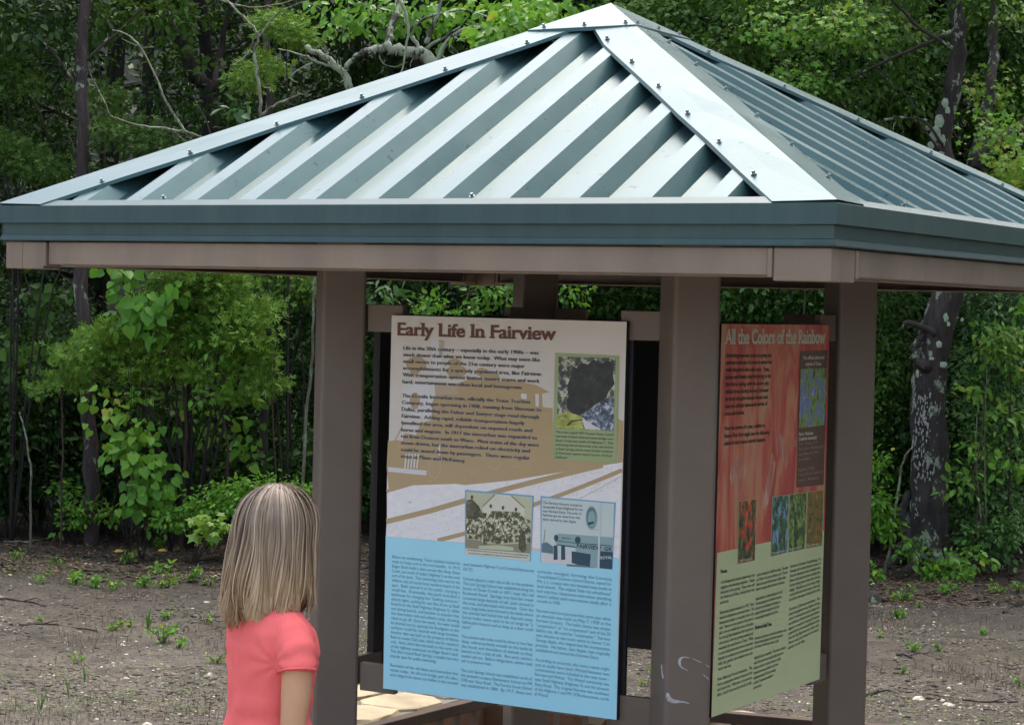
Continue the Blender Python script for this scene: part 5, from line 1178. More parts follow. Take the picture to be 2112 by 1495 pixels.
bush('cedar_sapling', 'small bright tuft of cedar above the roof hip, left of the lichened branch', 'cedar', 600, 15.2, [(590, 55, 42, 26), (560, 40, 22, 16), (620, 75, 22, 14), (540, 140, 30, 20, .2), (500, 165, 24, 18, .4)], 1500, .055, CED, LF['cedar'], dict(clump=.05, per=22, shell=.1, up=.4, face=(.3, -.8, .2)), thick=.15)
bush('cedar_sapling', 'feathery cedar boughs at the left edge level with the roof', 'cedar', 30, 15.4, [(45, 330, 55, 26), (95, 350, 30, 18), (10, 300, 30, 22), (20, 160, 40, 40), (5, 110, 30, 30), (250, 270, 40, 18), (300, 270, 30, 14), (330, 300, 34, 12), (200, 200, 40, 16, .4)], 3600, .058, CED, LF['cedar_dim'], dict(clump=.06, per=22, shell=.15, up=.4, face=(.3, -.8, .2)), thick=.2)
bush('cedar_sapling', 'cedar spray hanging under the eave close to the left post', 'cedar', 620, 15.6, [(600, 580, 55, 22), (560, 570, 40, 16), (640, 600, 24, 22), (585, 610, 26, 16)], 2100, .055, CED, LF['cedar'], dict(clump=.05, per=22, shell=.1, up=.4, face=(.3, -.8, .2)), thick=.15)
bush('heartleaf_vine', 'bright heart-shaped vine leaves climbing above the cedar boughs', 'vine', 270, 14.6, [(253, 555, 13, 8), (238, 562, 10, 10), (252, 585, 20, 10), (275, 615, 12, 10), (285, 650, 24, 16), (320, 610, 26, 12), (360, 605, 20, 10), (300, 635, 26, 10), (265, 660, 10, 14), (340, 690, 18, 10)], 100, .085, HRT, LF['vine'], dict(clump=.055, per=3, shell=.1, droop=1.3, up=.6, face=(.5, -1.0, .3)), thick=.06, r=.008)
bush('leafy_shrub', 'mixed broadleaf sprigs growing through the cedar boughs', 'shrub', 360, 14.85, [(300, 660, 26, 14), (370, 650, 30, 16), (420, 700, 30, 20), (250, 730, 24, 14), (350, 740, 26, 20), (470, 720, 22, 20), (400, 640, 20, 12), (500, 770, 18, 18), (300, 800, 20, 20), (440, 820, 22, 20), (220, 800, 16, 16)], 620, .05, OV, LF['vine'], dict(clump=.06, per=6, face=(.4, -.8, .2)), thick=.2, r=.01)
bush('heartleaf_vine', 'hanging curtain of bright heart-shaped vine leaves below the cedar boughs', 'vine', 300, 14.5, [(262, 895, 30, 14), (298, 898, 22, 16), (250, 930, 20, 18), (270, 920, 20, 18), (300, 945, 22, 14), (310, 960, 26, 20), (330, 975, 16, 16), (285, 985, 18, 14), (300, 1010, 24, 16), (315, 1035, 26, 18), (270, 1040, 20, 14), (255, 860, 14, 10), (198, 820, 8, 6), (215, 870, 8, 8), (240, 845, 14, 12), (330, 1010, 16, 12)], 330, .070, HRT, LF['vine'], dict(clump=.06, per=4, shell=.1, droop=1.3, up=.6, face=(.5, -1.0, .3)), thick=.1, r=.007)
bush('heartleaf_vine', 'sparse vine leaves strung down the dark gap left of the second slim trunk', 'vine', 500, 15.2, [(412, 845, 16, 10), (420, 885, 14, 10), (455, 880, 10, 8), (405, 905, 12, 10), (463, 895, 8, 6), (522, 868, 12, 8), (505, 935, 22, 14), (520, 920, 14, 16), (500, 780, 14, 22), (510, 820, 16, 18), (420, 640, 26, 16), (425, 690, 20, 12)], 130, .065, HRT, LF['vine'], dict(clump=.05, per=4, shell=.1, droop=1.2, up=.6, face=(.5, -1, .3)), thick=.08, r=.006)
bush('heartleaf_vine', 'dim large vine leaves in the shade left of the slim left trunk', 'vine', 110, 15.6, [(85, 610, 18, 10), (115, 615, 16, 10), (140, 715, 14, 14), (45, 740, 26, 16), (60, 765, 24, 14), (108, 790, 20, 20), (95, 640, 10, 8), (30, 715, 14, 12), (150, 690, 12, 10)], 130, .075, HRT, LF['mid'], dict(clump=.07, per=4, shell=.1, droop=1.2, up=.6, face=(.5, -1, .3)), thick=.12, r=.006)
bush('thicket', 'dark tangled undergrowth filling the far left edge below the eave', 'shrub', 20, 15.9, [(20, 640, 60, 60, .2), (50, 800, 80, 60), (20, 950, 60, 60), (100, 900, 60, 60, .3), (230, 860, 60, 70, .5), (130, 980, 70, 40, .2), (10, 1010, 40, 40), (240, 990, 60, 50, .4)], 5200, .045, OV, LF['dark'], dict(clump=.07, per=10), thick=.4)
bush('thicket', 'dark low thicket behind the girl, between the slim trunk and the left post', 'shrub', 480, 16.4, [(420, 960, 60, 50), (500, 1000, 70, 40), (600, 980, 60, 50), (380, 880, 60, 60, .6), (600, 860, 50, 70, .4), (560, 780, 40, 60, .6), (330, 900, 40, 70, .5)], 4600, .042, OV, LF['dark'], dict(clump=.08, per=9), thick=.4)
bush('leafy_shrub', 'leafy green shrub low at the forest edge left of the girl', 'shrub', 400, 14.4, [(430, 1040, 50, 22), (480, 1010, 40, 16), (390, 1060, 46, 20), (345, 1070, 34, 16), (560, 1010, 50, 18), (610, 1020, 34, 16), (500, 1040, 40, 18)], 1900, .042, OV, LF['vine'], dict(clump=.05, per=8, up=1.2), thick=.15, r=.008)
bush('maple_seedling', 'yellow-green star-leaved seedling on the ground just left of the girl', 'seedling', 450, 13.9, [(448, 1085, 34, 9), (425, 1078, 22, 8), (475, 1078, 18, 8)], 60, .085, MPL, LF['lime'], dict(clump=.05, per=5, shell=.1, up=1.6, droop=.2, face=(.3, -.7, 0)), thick=.1, r=.005)
bush('leafy_shrub', 'small bright shrub at the foot of the slim left trunk', 'shrub', 152, 15.2, [(155, 1060, 16, 16), (145, 1085, 12, 10), (225, 1060, 22, 10), (170, 1040, 14, 16), (135, 1010, 14, 26, .3)], 420, .045, OV, LF['vine'], dict(clump=.04, per=6), thick=.1, r=.006)
# right thickets
bush('glossy_thicket', 'glossy small-leaved thicket filling the right edge beside the large trunk', 'shrub', 2060, 15.6, [(2060, 640, 60, 50), (2100, 720, 50, 50), (2040, 740, 50, 60), (2090, 820, 60, 60), (2030, 860, 45, 60), (2080, 930, 60, 60), (2020, 980, 44, 50), (2090, 1020, 50, 36), (2000, 1060, 34, 36), (2040, 600, 50, 40, .3), (2110, 600, 50, 40)], 9500, .040, OV, LF['gloss'], dict(clump=.07, per=11, face=(.3, -.5, 0)), thick=.4)
bush('glossy_thicket', 'leafy thicket between the right post and the large trunk', 'shrub', 1830, 16.0, [(1840, 620, 50, 40), (1800, 700, 50, 50), (1850, 760, 40, 50), (1820, 850, 50, 60), (1830, 950, 50, 50), (1860, 1030, 34, 40), (1800, 1040, 40, 36)], 5600, .042, OV, LF['mid'], dict(clump=.07, per=11, face=(.3, -.5, 0)), thick=.4)
bush('leafy_shrub', 'bright low creeper at the foot of the right post', 'shrub', 1800, 14.8, [(1800, 1020, 20, 20), (1815, 1060, 24, 20), (1795, 1085, 20, 20), (1830, 1090, 24, 14), (1800, 960, 14, 24)], 700, .045, OV, LF['vine'], dict(clump=.04, per=7), thick=.1, r=.006)
bush('leafy_shrub', 'bright shoots sprouting round the base of the large right trunk', 'shrub', 1960, 14.6, [(1885, 1140, 14, 12), (1900, 1165, 20, 8), (1935, 1180, 26, 10), (1965, 1150, 18, 12), (1950, 1170, 20, 10), (2010, 1160, 20, 16), (1885, 1120, 8, 16), (1925, 1190, 24, 8)], 330, .055, OV, LF['vine'], dict(clump=.045, per=6), thick=.12, r=.005)
bush('leafy_shrub', 'low shrub right of the large trunk, at the right edge', 'shrub', 2040, 15.0, [(2030, 1100, 30, 20), (2075, 1105, 30, 22), (2000, 1110, 22, 14), (2100, 1080, 30, 20), (2060, 1150, 14, 10)], 900, .045, OV, LF['gloss'], dict(clump=.05, per=7), thick=.15, r=.006)
bush('leafy_shrub', 'broad-leaved sprigs standing out of the glossy thicket at the right edge', 'shrub', 2050, 15.0, [(2040, 690, 26, 14), (2095, 760, 22, 16), (2020, 800, 16, 16), (2070, 860, 26, 14), (2030, 920, 20, 16), (2090, 960, 20, 14), (2000, 1000, 16, 16), (2105, 640, 16, 20)], 330, .065, OV, LF['vine'], dict(clump=.07, per=5, face=(.3, -.7, 0)), thick=.2, r=.012, bk=BK_TWIG)
bush('leafy_shrub', 'lime-green foliage at the right edge above the thicket', 'shrub', 2090, 15.2, [(2080, 700, 34, 18, -.3), (2050, 720, 26, 14, -.3), (2100, 400, 30, 34), (2090, 350, 30, 20)], 800, .05, OV, LF['lime'], dict(clump=.05, per=7, face=(.3, -.5, 0)), thick=.15, r=.01)
# canopy behind the roof, right
bush('canopy_tree', 'fine-leaved tree canopy directly right of the roof peak', 'tree', 1450, 16.6, [(1420, 40, 70, 50), (1500, 100, 70, 40), (1560, 30, 60, 40), (1600, 200, 60, 40), (1540, 160, 60, 34), (1340, 20, 50, 30), (1700, 120, 70, 50), (1680, 20, 70, 40), (1750, 230, 60, 40), (1830, 60, 60, 60), (1840, 180, 50, 40)], 7000, .050, OV, LF['mid'], dict(clump=.08, per=9, face=(.3, -.4, 0)), thick=.5, r=.05)
bush('canopy_tree', 'pale lime-green sprigs in the canopy above the right roof slope', 'tree', 1700, 15.8, [(1740, 50, 34, 30), (1720, 90, 22, 14), (1760, 20, 26, 20), (1650, 145, 30, 18), (1670, 165, 26, 12), (1890, 60, 22, 20), (1790, 90, 30, 16), (1560, 20, 30, 12), (1530, 65, 22, 9), (1850, 20, 30, 16), (2090, 30, 30, 30), (1700, 210, 18, 8)], 900, .045, OV, LF['lime'], dict(clump=.06, per=6, face=(.3, -.6, 0)), thick=.2, r=.02)  # sprigs in the paler lime leaf colour
bush('canopy_tree', 'leaf canopy in the top right corner beyond the forked trunk', 'tree', 2060, 16.4, [(2050, 60, 70, 60), (2100, 150, 50, 60), (2030, 30, 40, 30), (2080, 220, 40, 40), (2060, 400, 50, 40, .4), (1890, 330, 50, 30, .6)], 4500, .06, OV, LF['mid'], dict(clump=.08, per=9, face=(.3, -.4, 0)), thick=.4, r=.04)
# seen under the roof between the posts
bush('leafy_shrub', 'narrow-leaved spray seen under the roof beside the left post', 'shrub', 785, 14.2, [(785, 590, 16, 20), (800, 610, 18, 14), (775, 612, 14, 14)], 70, .10, NAR, LF['gloss'], dict(clump=.05, per=5, droop=1), thick=.08, r=.006)
bush('leafy_shrub', 'bright green leaves glimpsed left of the rear post', 'shrub', 1030, 15.4, [(1010, 600, 30, 14), (1035, 615, 20, 18), (900, 625, 30, 12), (1055, 590, 6, 8), (960, 640, 30, 10), (1180, 600, 20, 24), (880, 640, 14, 10)], 460, .05, OV, LF['vine'], dict(clump=.05, per=6), thick=.15, r=.008)
bush('thicket', 'green thicket showing between the two right posts below the beam', 'shrub', 1600, 16, [(1520, 620, 40, 40), (1590, 620, 50, 40), (1660, 630, 40, 40), (1690, 600, 30, 30)], 2400, .045, OV, LF['mid'], dict(clump=.06, per=9), thick=.3)
# fallen branches and sticks
M_STICK = BK_DARK
sticks = [('long black fallen branch lying on the mud left of the girl', [(265, 1178), (320, 1172), (380, 1160), (445, 1150)], .010, BK_DARK), ('pale curved fallen branch at the far left under the trees', [(8, 1108), (55, 1108), (90, 1098), (130, 1090)], .009, BK_TWIG),
    ('thin dark stick lying half buried near the left edge', [(0, 1247), (50, 1249), (95, 1254)], .006, BK_DARK), ('bent dark stick in the middle of the left mud', [(40, 1298), (90, 1290), (130, 1288), (200, 1296)], .006, BK_DARK), ('short dark stick left of the girl near the pebbles', [(175, 1180), (205, 1182), (230, 1180)], .007, BK_DARK),
    ('dark twig right of the right post on the mud', [(1850, 1345), (1870, 1350), (1885, 1352)], .007, BK_DARK), ('broken twig at the lower right edge of the mud', [(1780, 1430), (1800, 1425), (1812, 1420)], .007, BK_DARK), ('curved root arching out of the mud at the right edge', [(2070, 1260), (2090, 1248), (2112, 1244)], .009, BK_DARK),
    ('dark twig lying low at the bottom right', [(1985, 1440), (2040, 1442), (2100, 1440)], .005, BK_DARK), ('pale thin stick among the weeds left of the girl', [(285, 1130), (305, 1138), (325, 1145)], .004, BK_TWIG)]
for lb, l, r0, bk_ in sticks:
    P_ = [on_ground(x, y, 0) for x, y in l]; P_ = [np.array([p[0], p[1], gzf(p[0], p[1])+r0*.8]) for p in P_]; t = thing('fallen_stick', lb, 'stick', P_[0]); mb = MB(); limb(mb, P_, r0, r0*.6, 6, 3, .003)
    q = P_[1]; mb.tube([q, q+[.06, .03, .02], q+[.12, .02, .01]], [r0*.6, r0*.4, r0*.2], 5); mb.build('wood', bk_, t, P_[0])
# stump / burl beside the right post
p = on_ground(1800, 1225, 0); t = thing('tree_stump', 'rotten dark stump tucked against the right post in the mud', 'stump', (p[0], p[1], gzf(p[0], p[1]))); mb = MB()
mb.tube([(0, 0, -.03), (0.005, 0, .02), (.012, 0, .05), (.02, .01, .07)], [.07, .055, .045, .02], 11, rough=.25)
for a_ in (.4, 1.7, 3.0, 4.4): mb.tube([(0, 0, .03), (.06*math.cos(a_), .06*math.sin(a_), .02), (.13*math.cos(a_+.3), .13*math.sin(a_+.3), -.01)], [.02, .014, .006], 6)
mb.build('wood', BK_OAK, t, smooth=True)
# weeds on the mud
def weed(px, py, h, n, size, lm, shape=OV, label='', name='weed', group='small weeds sprouting from the mud'):
    p = on_ground(px, py, 0); p = np.array([p[0], p[1], gzf(p[0], p[1])]); t = thing(name, label, 'weed', p, 0, group); mb = MB(); C_ = []
    for i in range(max(3, n//4)):
        a = random.uniform(0, 2*PI); L = random.uniform(.3, 1)*h; e = np.array([math.cos(a)*h*random.uniform(.1, .95), math.sin(a)*h*random.uniform(.1, .95), L*.8]); mb.tube([(0, 0, -.01), e*[.4, .4, .6], e], [.0022, .0016, .001], 4)
        for j in range(7): C_.append(e*random.uniform(.35, 1.0)+RNG.normal(size=3)*h*.06)
    mb.build('stem', BK_BROWN, t); C_ = np.array(C_); N = len(C_)
    V = leaf_verts(C_, unit(RNG.normal(size=(N, 3))+[0, 0, -.1]), unit(RNG.normal(size=(N, 3))*.4+[0, 0, 1]), size*(.6+.7*RNG.random(N)), shape); put('foliage', fast_mesh('foliage', V, len(shape[0]), shape[1], lm, np.clip(RNG.normal(size=N)*.2+.5, 0, 1)), t)
    return t
WL = ['left edge', 'left', 'left of the girl', 'beside the girl']
specs = [(265, 1150, .16, 42, .03, 'lime', 'tall bushy yellow-green weed by the long black branch'), (155, 1205, .10, 42, .032, 'vine', 'low spreading weed, the larger of the left row'), (190, 1208, .10, 35, .034, 'vine', 'pale-edged weed right in the middle of the left row'), (90, 1210, .10, 28, .022, 'vine', 'small fine weed at the left end of the row'),
    (240, 1210, .09, 28, .03, 'vine', 'low weed with rounded leaves left of the tall clump'), (300, 1205, .10, 42, .03, 'vine', 'dense low weed nearest the black branch end'), (345, 1205, .12, 49, .026, 'lime', 'yellowish bushy weed among the white pebbles'), (385, 1195, .12, 42, .028, 'vine', 'taller weed right of the yellowish one'), (330, 1180, .11, 21, .045, 'vine', 'weed with one large round leaf behind the row'), (432, 1200, .08, 21, .022, 'lime', 'tiny weed close to the girl'),
    (335, 1320, .15, 56, .024, 'vine', 'upright bright weed in the middle of the pebbles left of the girl'), (370, 1330, .09, 28, .02, 'vine', 'thin weed just right of the upright bright weed'), (235, 1295, .08, 28, .024, 'lime', 'sparse weed left of the upright bright weed'), (270, 1285, .06, 21, .022, 'lime', 'flat little weed with pale leaves'), (445, 1360, .10, 28, .02, 'lime', 'fine weed beside the girl\'s elbow'), (155, 1360, .07, 21, .02, 'lime', 'small weed beside the white stones at left'),
    (90, 1285, .06, 14, .02, 'vine', 'tiny weed by the bent dark stick'), (425, 1275, .07, 21, .02, 'lime', 'small weed under the girl\'s hair'), (350, 1270, .09, 21, .024, 'vine', 'weed with yellow stem among the pebbles'), (30, 1165, .10, 28, .024, 'vine', 'fine weed at the left edge under the trees'), (330, 1110, .09, 35, .03, 'vine', 'leafy weed beside the yellow fallen leaf'), (435, 1130, .09, 21, .03, 'vine', 'rosette weed at the end of the black branch'), (120, 1165, .08, 21, .022, 'vine', 'dim fine weed near the pale curved branch'),
    (1860, 1225, .13, 42, .034, 'vine', 'bright weed right of the rotten stump'), (1850, 1262, .07, 28, .036, 'vine', 'flat bright weed below the rotten stump'), (1800, 1190, .14, 35, .05, 'vine', 'broad-leaved bright weed over the rotten stump'), (1898, 1245, .05, 14, .024, 'vine', 'tiny weed in the dark mud near the large trunk'), (1885, 1335, .07, 28, .022, 'vine', 'sparse weed on the right mud'), (1935, 1335, .06, 21, .02, 'vine', 'low weed right of the sparse one'), (2030, 1300, .06, 21, .026, 'vine', 'small green weed at the far right'), (2060, 1210, .10, 35, .026, 'vine', 'weed under the right thicket'), (2100, 1210, .10, 28, .026, 'vine', 'weed at the right edge under the thicket'),
    (1815, 1312, .05, 14, .02, 'lime', 'tiny weed close to the right post'), (2105, 1415, .06, 14, .02, 'vine', 'tiny weed at the lower right edge'), (1335, 1400, .10, 14, .03, 'lime', 'single bright weed seen in the gap right of the blue sign'), (1860, 1390, .05, 14, .02, 'vine', 'tiny weed midway down the right mud'), (1955, 1210, .12, 35, .034, 'vine', 'leafy weed in front of the large trunk'), (1990, 1190, .13, 35, .036, 'vine', 'leafy weed right of the large trunk base')]
for px, py, h, n_, sz, lm, lb in specs: weed(px, py, h, n_, sz, LF[lm], OV, lb)
# upright green blades
for px, py, lb in ((305, 1285, 'broad single green blade standing left of the girl'), (142, 1425, 'tuft of green blades low at the left'), (85, 1450, 'slanting green blades at the lower left'), (175, 1400, 'thin grass tuft near the lower left pebbles'), (65, 1115, 'grass tuft under the trees at the left')):
    p = on_ground(px, py, 0); p = np.array([p[0], p[1], gzf(p[0], p[1])]); t = thing('grass_tuft', lb, 'grass', p, 0, 'green grass tufts on the mud'); mb = MB()
    for i in range(3 if 'single' in lb else 6):
        a = random.uniform(0, 2*PI); h = random.uniform(.06, .12); wd = .011 if 'single' in lb else .003; d_ = np.array([math.cos(a), math.sin(a), 0])*random.uniform(.1, .5)*h; s_ = RT*wd*.5
        mb.add([-s_, s_, d_*.4+[0, 0, h*.6]+s_, d_*.4+[0, 0, h*.6]-s_, d_+[0, 0, h]], [(0, 1, 2, 3), (3, 2, 4)])
    M_BL = LF['vine']; o_ = mb.build('blade', M_BL, t)
# larger pale stones
M_STN = mat('pale_limestone', (0.62, 0.56, 0.42), 0.8, 0.15, 20, 0.6, 60)
for px, py, sx, sy, sz, lb in ((1893, 1439, .034, .02, .014, 'largest pale yellow stone on the right mud'), (1945, 1443, .018, .012, .010, 'small white stone right of the yellow one'), (1955, 1450, .030, .013, .010, 'flat white stone at the end of the pair on the right mud'), (252, 1325, .012, .009, .008, 'cream pebble in the middle of the left mud'), (432, 1393, .018, .014, .014, 'bluish white stone beside the girl\'s waist'), (260, 1390, .022, .008, .007, 'long pale stone flat on the left mud'), (178, 1163, .018, .010, .009, 'white stone near the black branch'), (425, 1235, .028, .012, .010, 'cluster of white stone beside the girl\'s hair'), (445, 1189, .018, .010, .009, 'white stone close under the black branch'), (20, 1192, .014, .010, .008, 'white stone at the left edge'), (105, 1362, .012, .008, .007, 'white stone low at the left'), (72, 1340, .010, .008, .007, 'small round white stone at the left'), (305, 1490, .026, .014, .010, 'tan stone at the bottom left of the girl')):
    p = on_ground(px, py, 0); rg = np.random.default_rng(int(px*7+py)); V = bm_v*np.array([sx, sy, sz*1.5])*(1+rg.uniform(-.2, .2, (9, 3))); t = thing('stone', lb, 'stone', (p[0], p[1], gzf(p[0], p[1])), rg.uniform(0, 1)); mb = MB(); mb.add(V, bm_f)
    # fold the flat cap outward so the stone is one faceted lump
    mb.build('rock', M_STN, t, bevel=.001)
for px, py, lb in ((235, 1128, 'yellow fallen leaf left of the tall weed'), (325, 1130, 'bright yellow fallen leaf behind the weeds'), (390, 1122, 'curled yellow leaf under the trees')):
    p = on_ground(px, py, 0); V = leaf_verts(np.array([[p[0], p[1], gzf(p[0], p[1])+.012]]), np.array([[.7, .3, .1]]), np.array([[.2, -.5, 1.0]]), np.array([.07]), OV); o = put('fallen_leaf', fast_mesh('fallen_leaf', V, 7, OV[1], LF['lime'] if 0 else mat('yellow_leaf'+str(px), (.45, .33, .03), .6), np.array([.5]))); tag(o, lb, 'leaf', 'yellow fallen leaves')
# ================================================================== GIRL
def eval_mesh(mbld, name, voxel, smooth_it, mat_, subdiv=0):
    o = mbld.build(name+'_tmp', mat_); m = o.modifiers.new('r', 'REMESH'); m.mode = 'VOXEL'; m.voxel_size = voxel; m.use_smooth_shade = True
    s_ = o.modifiers.new('s', 'SMOOTH'); s_.iterations = smooth_it; s_.factor = 0.5
    dg = bpy.context.evaluated_depsgraph_get(); me = bpy.data.meshes.new_from_object(o.evaluated_get(dg)); me.name = name
    bpy.data.objects.remove(o)
    if not me.materials: me.materials.append(mat_)
    me.polygons.foreach_set('use_smooth', np.ones(len(me.polygons), bool)); return me
def loft(mb, rings, k=24, power=2.4):
    V = []; n = len(rings)
    for z, rx, ry, yo in rings:
        for j in range(k):
            a = 2*PI*j/k; c, s_ = math.cos(a), math.sin(a); V.append((rx*abs(c)**(2/power)*np.sign(c), yo+ry*abs(s_)**(2/power)*np.sign(s_), z))
    mb.add(V, [(i*k+j, i*k+(j+1) % k, (i+1)*k+(j+1) % k, (i+1)*k+j) for i in range(n-1) for j in range(k)]+[tuple(range(k-1, -1, -1)), tuple((n-1)*k+j for j in range(k))])
def ellipsoid(mb, c, r, nu=16, nv=10):
    V = [(c[0], c[1], c[2]-r[2])]
    for i in range(1, nv):
        t = PI*i/nv
        for j in range(nu): V.append((c[0]+r[0]*math.sin(t)*math.cos(2*PI*j/nu), c[1]+r[1]*math.sin(t)*math.sin(2*PI*j/nu), c[2]-r[2]*math.cos(t)))
    V.append((c[0], c[1], c[2]+r[2])); F = [(0, 1+(j+1) % nu, 1+j) for j in range(nu)]
    for i in range(nv-2): F += [(1+i*nu+j, 1+i*nu+(j+1) % nu, 1+(i+1)*nu+(j+1) % nu, 1+(i+1)*nu+j) for j in range(nu)]
    b_ = 1+(nv-2)*nu; F += [(b_+j, b_+(j+1) % nu, len(V)-1) for j in range(nu)]; mb.add(V, F)
M_SKIN = mat('skin', (0.56, 0.31, 0.18), 0.5, 0.06, 12, 0.05, 200); M_SKIN.node_tree.nodes['Principled BSDF'].inputs['Subsurface Weight'].default_value = 0.15; M_SKIN.node_tree.nodes['Principled BSDF'].inputs['Subsurface Scale'].default_value = 0.01
M_SHIRT = mat('coral_jersey', (0.86, 0.165, 0.165), 0.85, 0.07, 8, 0.35, 350, spec=0.2)
M_DENIM = mat('denim', (0.06, 0.09, 0.16), 0.85, 0.2, 60, 0.3, 300)
M_SHOE = mat('shoe', (0.5, 0.5, 0.52), 0.6)
GP = CPOS+5.22*(FW+RT*(570-1056)/F_PX); GP = np.array([GP[0], GP[1], gzf(GP[0], GP[1])])
girl = thing('person', 'girl with shoulder-length light brown hair in a coral T-shirt, back turned, reading the sign', 'girl', GP, -0.45)
GS = 1.0
def LA(s_): return .035 if s_ < 0 else 0.0
mb = MB()
loft(mb, [(.545, .06, .055, 0), (.58, .125, .085, -.005), (.63, .138, .10, -.01), (.68, .126, .092, -.005), (.74, .108, .080, 0), (.80, .110, .083, .002), (.86, .122, .088, .004), (.91, .130, .088, .004), (.95, .124, .078, 0), (.985, .100, .060, -.006), (1.008, .068, .048, -.010), (1.04, .046, .044, -.008), (1.08, .040, .042, 0), (1.13, .042, .046, .012)])
ellipsoid(mb, (0, .018, 1.195), (.072, .088, .098)); ellipsoid(mb, (0, .050, 1.145), (.050, .052, .050)); mb.tube([(0, .100, 1.20), (0, .112, 1.178), (0, .104, 1.168)], [.006, .010, .008], 8)
for s_ in (-1, 1):
    ellipsoid(mb, (s_*.073, .010, 1.175), (.010, .016, .026)); ellipsoid(mb, (s_*.012, .100, 1.142), (.016, .006, .004))
    mb.tube([(s_*.080, 0, .950), (s_*.124, -.002+LA(s_)*.3, .928), (s_*.152, -.006+LA(s_)*.7, .88), (s_*.160, -.012+LA(s_), .81), (s_*.166, -.022+LA(s_), .735), (s_*.174, .010, .68), (s_*.180, .045, .62), (s_*.178, .075, .57)], [.034, .037, .037, .036, .031, .030, .026, .020], 14)
    ellipsoid(mb, (s_*.177, .092, .530), (.016, .028, .036)); wr = np.array([s_*.177, .092, .530])
    for q, (dy, L) in enumerate(((-.021, .046), (-.007, .053), (.007, .050), (.020, .040))):
        a_ = wr+[0, dy, -.022]; mb.tube([a_, a_+[-s_*.004, .002, -L*.45], a_+[-s_*.014, .003, -L*.8], a_+[-s_*.026, .003, -L]], [.0075, .0072, .0065, .005], 8)
    mb.tube([wr+[-s_*.004, .022, .010], wr+[-s_*.014, .040, -.008], wr+[-s_*.02, .046, -.030]], [.009, .008, .006], 8)
    mb.tube([(s_*.066, 0, .60), (s_*.070, .004, .50), (s_*.074, .006, .40), (s_*.076, .004, .34), (s_*.077, -.012, .26), (s_*.078, -.008, .16), (s_*.078, -.002, .07), (s_*.078, 0, .03)], [.080, .074, .058, .048, .049, .036, .028, .03], 16)
    mb.tube([(s_*.078, -.035, .028), (s_*.080, .03, .03), (s_*.084, .10, .022), (s_*.086, .135, .018)], [.026, .028, .026, .015], 12)
me = eval_mesh(mb, 'body', .0062, 4, M_SKIN); body = put('body', me, girl)
# eyes
for s_ in (-1, 1):
    e = MB(); ellipsoid(e, (s_*.027, .094, 1.197), (.012, .008, .008)); put_ = e.build('eye', mat('eye_white', (.7, .7, .7), .2) if s_ < 0 else MATS['eye_white'], girl, smooth=True)
# T-shirt
mb = MB()
loft(mb, [(.600, .146, .112, -.008), (.63, .147, .112, -.010), (.68, .135, .102, -.005), (.74, .119, .090, 0), (.80, .120, .092, .002), (.86, .132, .098, .006), (.91, .139, .099, .006), (.95, .138, .089, .001), (.983, .118, .070, -.005), (1.010, .082, .056, -.010), (1.022, .066, .051, -.010)], 32)
for s_ in (-1, 1): mb.tube([(s_*.080, -.002, .965), (s_*.118, -.003+LA(s_)*.2, .944), (s_*.144, -.005+LA(s_)*.5, .915), (s_*.156, -.009+LA(s_)*.75, .882), (s_*.160, -.011+LA(s_)*.85, .866)], [.043, .047, .0475, .0465, .047], 20)
me = eval_mesh(mb, 't_shirt', .0058, 5, M_SHIRT)
co = np.zeros(len(me.vertices)*3, np.float32); me.vertices.foreach_get('co', co); co = co.reshape(-1, 3); no = np.zeros_like(co.ravel()); me.vertices.foreach_get('normal', no); no = no.reshape(-1, 3)
X, Y, Z = co[:, 0], co[:, 1], co[:, 2]; disp = np.zeros(len(co))
for s_ in (-1, 1):
    # folds fanning out of the armpit across the back and into the sleeve
    ax, az = s_*.128, .885; r_ = np.hypot(X-ax, Z-az)+1e-4; th = np.arctan2(Z-az, (X-ax)*s_); disp += .0030*np.sin(th*9+1.2*np.sin(r_*30))*np.exp(-r_/.07)*np.clip(r_/.02, 0, 1)
    disp += .0009*np.sin((Z*1.0+s_*X*.8)*150)*np.exp(-((X-s_*.15)**2+(Z-.90)**2)/.0012)
disp += .0028*np.sin(Z*62-X*46+1.4*np.sin(X*30+Z*14))*np.clip((.86-Z)/.1, 0, 1)*np.clip(.6+2*np.sin(X*18+Z*9), 0, 1)
disp += -.0018*np.exp(-((X+.012-(.95-Z)*.10)/.011)**2)*np.clip((1.0-Z)/.05, 0, 1)*np.clip((Z-.74)/.08, 0, 1)*(Y < 0)       # crease down the spine
disp += .0022*np.sin(X*90+Z*25)*np.clip((.70-Z)/.06, 0, 1)
co = co+no*disp[:, None]*1.05; me.vertices.foreach_set('co', co.ravel().astype(np.float32)); me.update()
put('t_shirt', me, girl)
